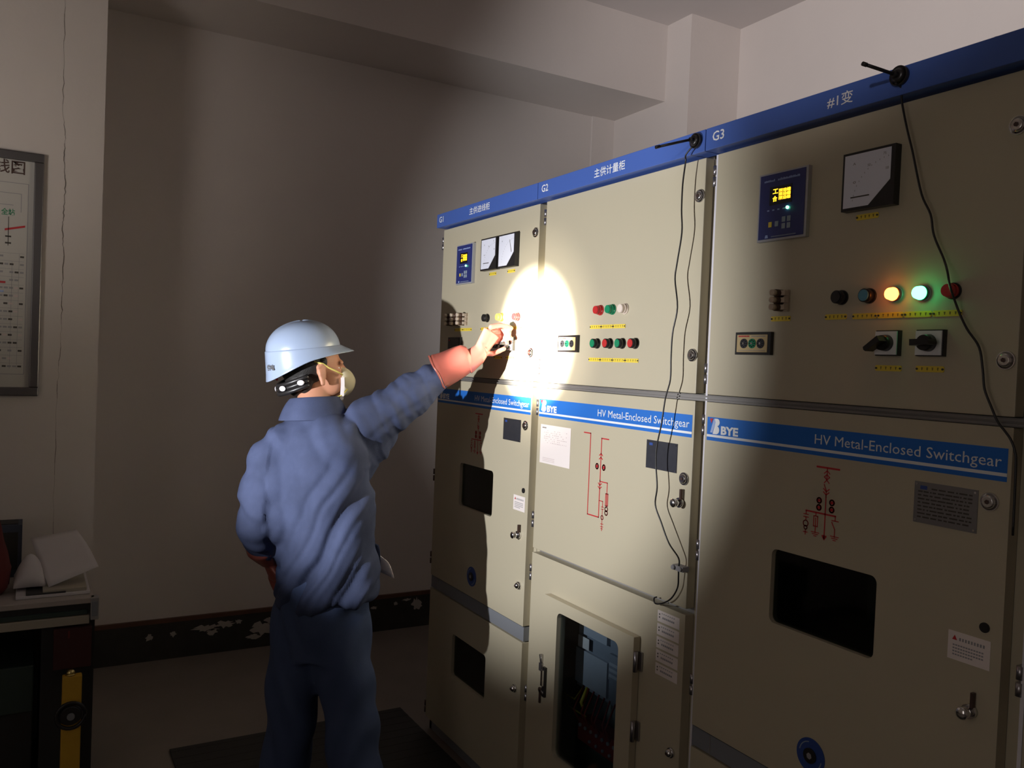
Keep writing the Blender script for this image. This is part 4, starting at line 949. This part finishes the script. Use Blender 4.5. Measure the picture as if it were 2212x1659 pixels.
# --- trousers
def tf(co, n):
    return 0.005*math.sin(co.z*30+6*math.sin(co.x*12+co.y*9))+0.004*math.sin(co.z*17+co.y*25)
m = MB(); rg = [tring((0.520, -0.630, 0.86), 0.155, 0.115), tring((0.520, -0.628, 0.76), 0.165, 0.125), tring((0.522, -0.628, 0.66), 0.160, 0.120), tring((0.525, -0.625, 0.57), 0.150, 0.108)]
m.loft(rg, 'trouser')
limb(m, [(0.475, -0.675, 0.72), (0.480, -0.685, 0.56), (0.488, -0.700, 0.42), (0.484, -0.712, 0.25), (0.476, -0.726, 0.098)], [0.100, 0.095, 0.084, 0.078, 0.080], 'trouser', 22)
limb(m, [(0.570, -0.575, 0.72), (0.585, -0.565, 0.56), (0.610, -0.548, 0.42), (0.640, -0.530, 0.25), (0.668, -0.512, 0.103)], [0.100, 0.098, 0.088, 0.084, 0.085], 'trouser', 22)
bake(m, 'trousers', per, 0.009, 4, tf)
for a, d in ((Vector((0.480, -0.725, 0.0)), FL), (Vector((0.672, -0.510, 0.0)), FR)):
    m = MB(); w = d.cross(Vector((0, 0, 1)))
    def sr(c, hw, h, z0=0.0095):
        pts = []
        for i in range(16):
            t_ = 2*math.pi*i/16; pts.append(c+w*(hw*math.cos(t_))+Vector((0, 0, z0+h/2+h/2*max(-1, math.sin(t_)*1.0))))
        return pts
    m.loft([sr(a-d*.075, .022, .05), sr(a-d*.06, .038, .085), sr(a-d*.01, .042, .10), sr(a+d*.05, .045, .085), sr(a+d*.12, .048, .06), sr(a+d*.17, .042, .045), sr(a+d*.195, .02, .03)], 'shoe'); m.obj('shoe', per)
# --- gloves
g = MB(); hand(g, WR, KN, None, (0.1, -0.3, 1), 0.0100, 'glove', fR, tR, 0.028)
g.loft([ring(c, WR-Vector((0.556, -0.275, 1.515)), ra, rb, (0, 0, 1), 24) for c, ra, rb in (((0.604, -0.166, 1.556), .044, .040), ((0.612, -0.144, 1.571), .037, .033), ((0.620, -0.123, 1.588), .033, .027), ((0.624, -0.112, 1.61), .034, .024))], 'glove')
gl = bake(g, 'glove', per, 0.0038, 3)
ax = Vector((0.045, 0.105, 0.062)); cu = []
for i, (f, ra, rb) in enumerate(((0.0, .062, .056), (0.12, .0625, .0565), (0.14, .0605, .0545), (0.35, .058, .053), (0.6, .056, .051), (0.82, .053, .048), (0.93, .049, .044), (1.0, .041, .037), (1.04, .038, .034))):
    cu.append(ring(Vector((0.562, -0.258, 1.516))+ax*f*0.97, ax, ra, rb, (0, 0, 1), 32))
for i, rg_ in enumerate(cu):
    for k_, p in enumerate(rg_): p += Vector((0, 0, 1))*0.003*math.sin(k_*0.9+i*1.1)*(i < 7)
m = MB(); m.loft(cu, 'glove', cap=False); o = m.obj('gauntlet_cuff', per); o.modifiers.new('s', 'SOLIDIFY').thickness = 0.003; o.modifiers.new('sub', 'SUBSURF').levels = 1
m = MB(); rim = cu[0]+[cu[0][0]]; m.tube(rim, 0.0035, 'glove', 8); m.obj('cuff_rim', per)
WL = Vector((0.395, -0.770, 0.875)); KL = Vector((0.375, -0.730, 0.800))
g = MB(); fl = []
for q in range(4):
    s_ = Vector((0.016, 0.012, 0.0))*(q-1.5)*1.1; a = KL+s_; fl.append([a, a+Vector((-.004, .012, -.032)), a+Vector((.004, .022, -.055)), a+Vector((.014, .026, -.072))])
hand(g, WL, KL, None, (0.8, 0.6, 0), 0.0098, 'glove', fl, [WL+Vector((.02, .01, -.03)), WL+Vector((.035, .025, -.055)), WL+Vector((.032, .035, -.08))], 0.031)
limb(g, [(0.425, -0.800, 0.925), (0.40, -0.775, 0.885)], [0.056, 0.040], 'glove', 20)
bake(g, 'glove', per, 0.005, 3)
bpy.context.view_layer.update()
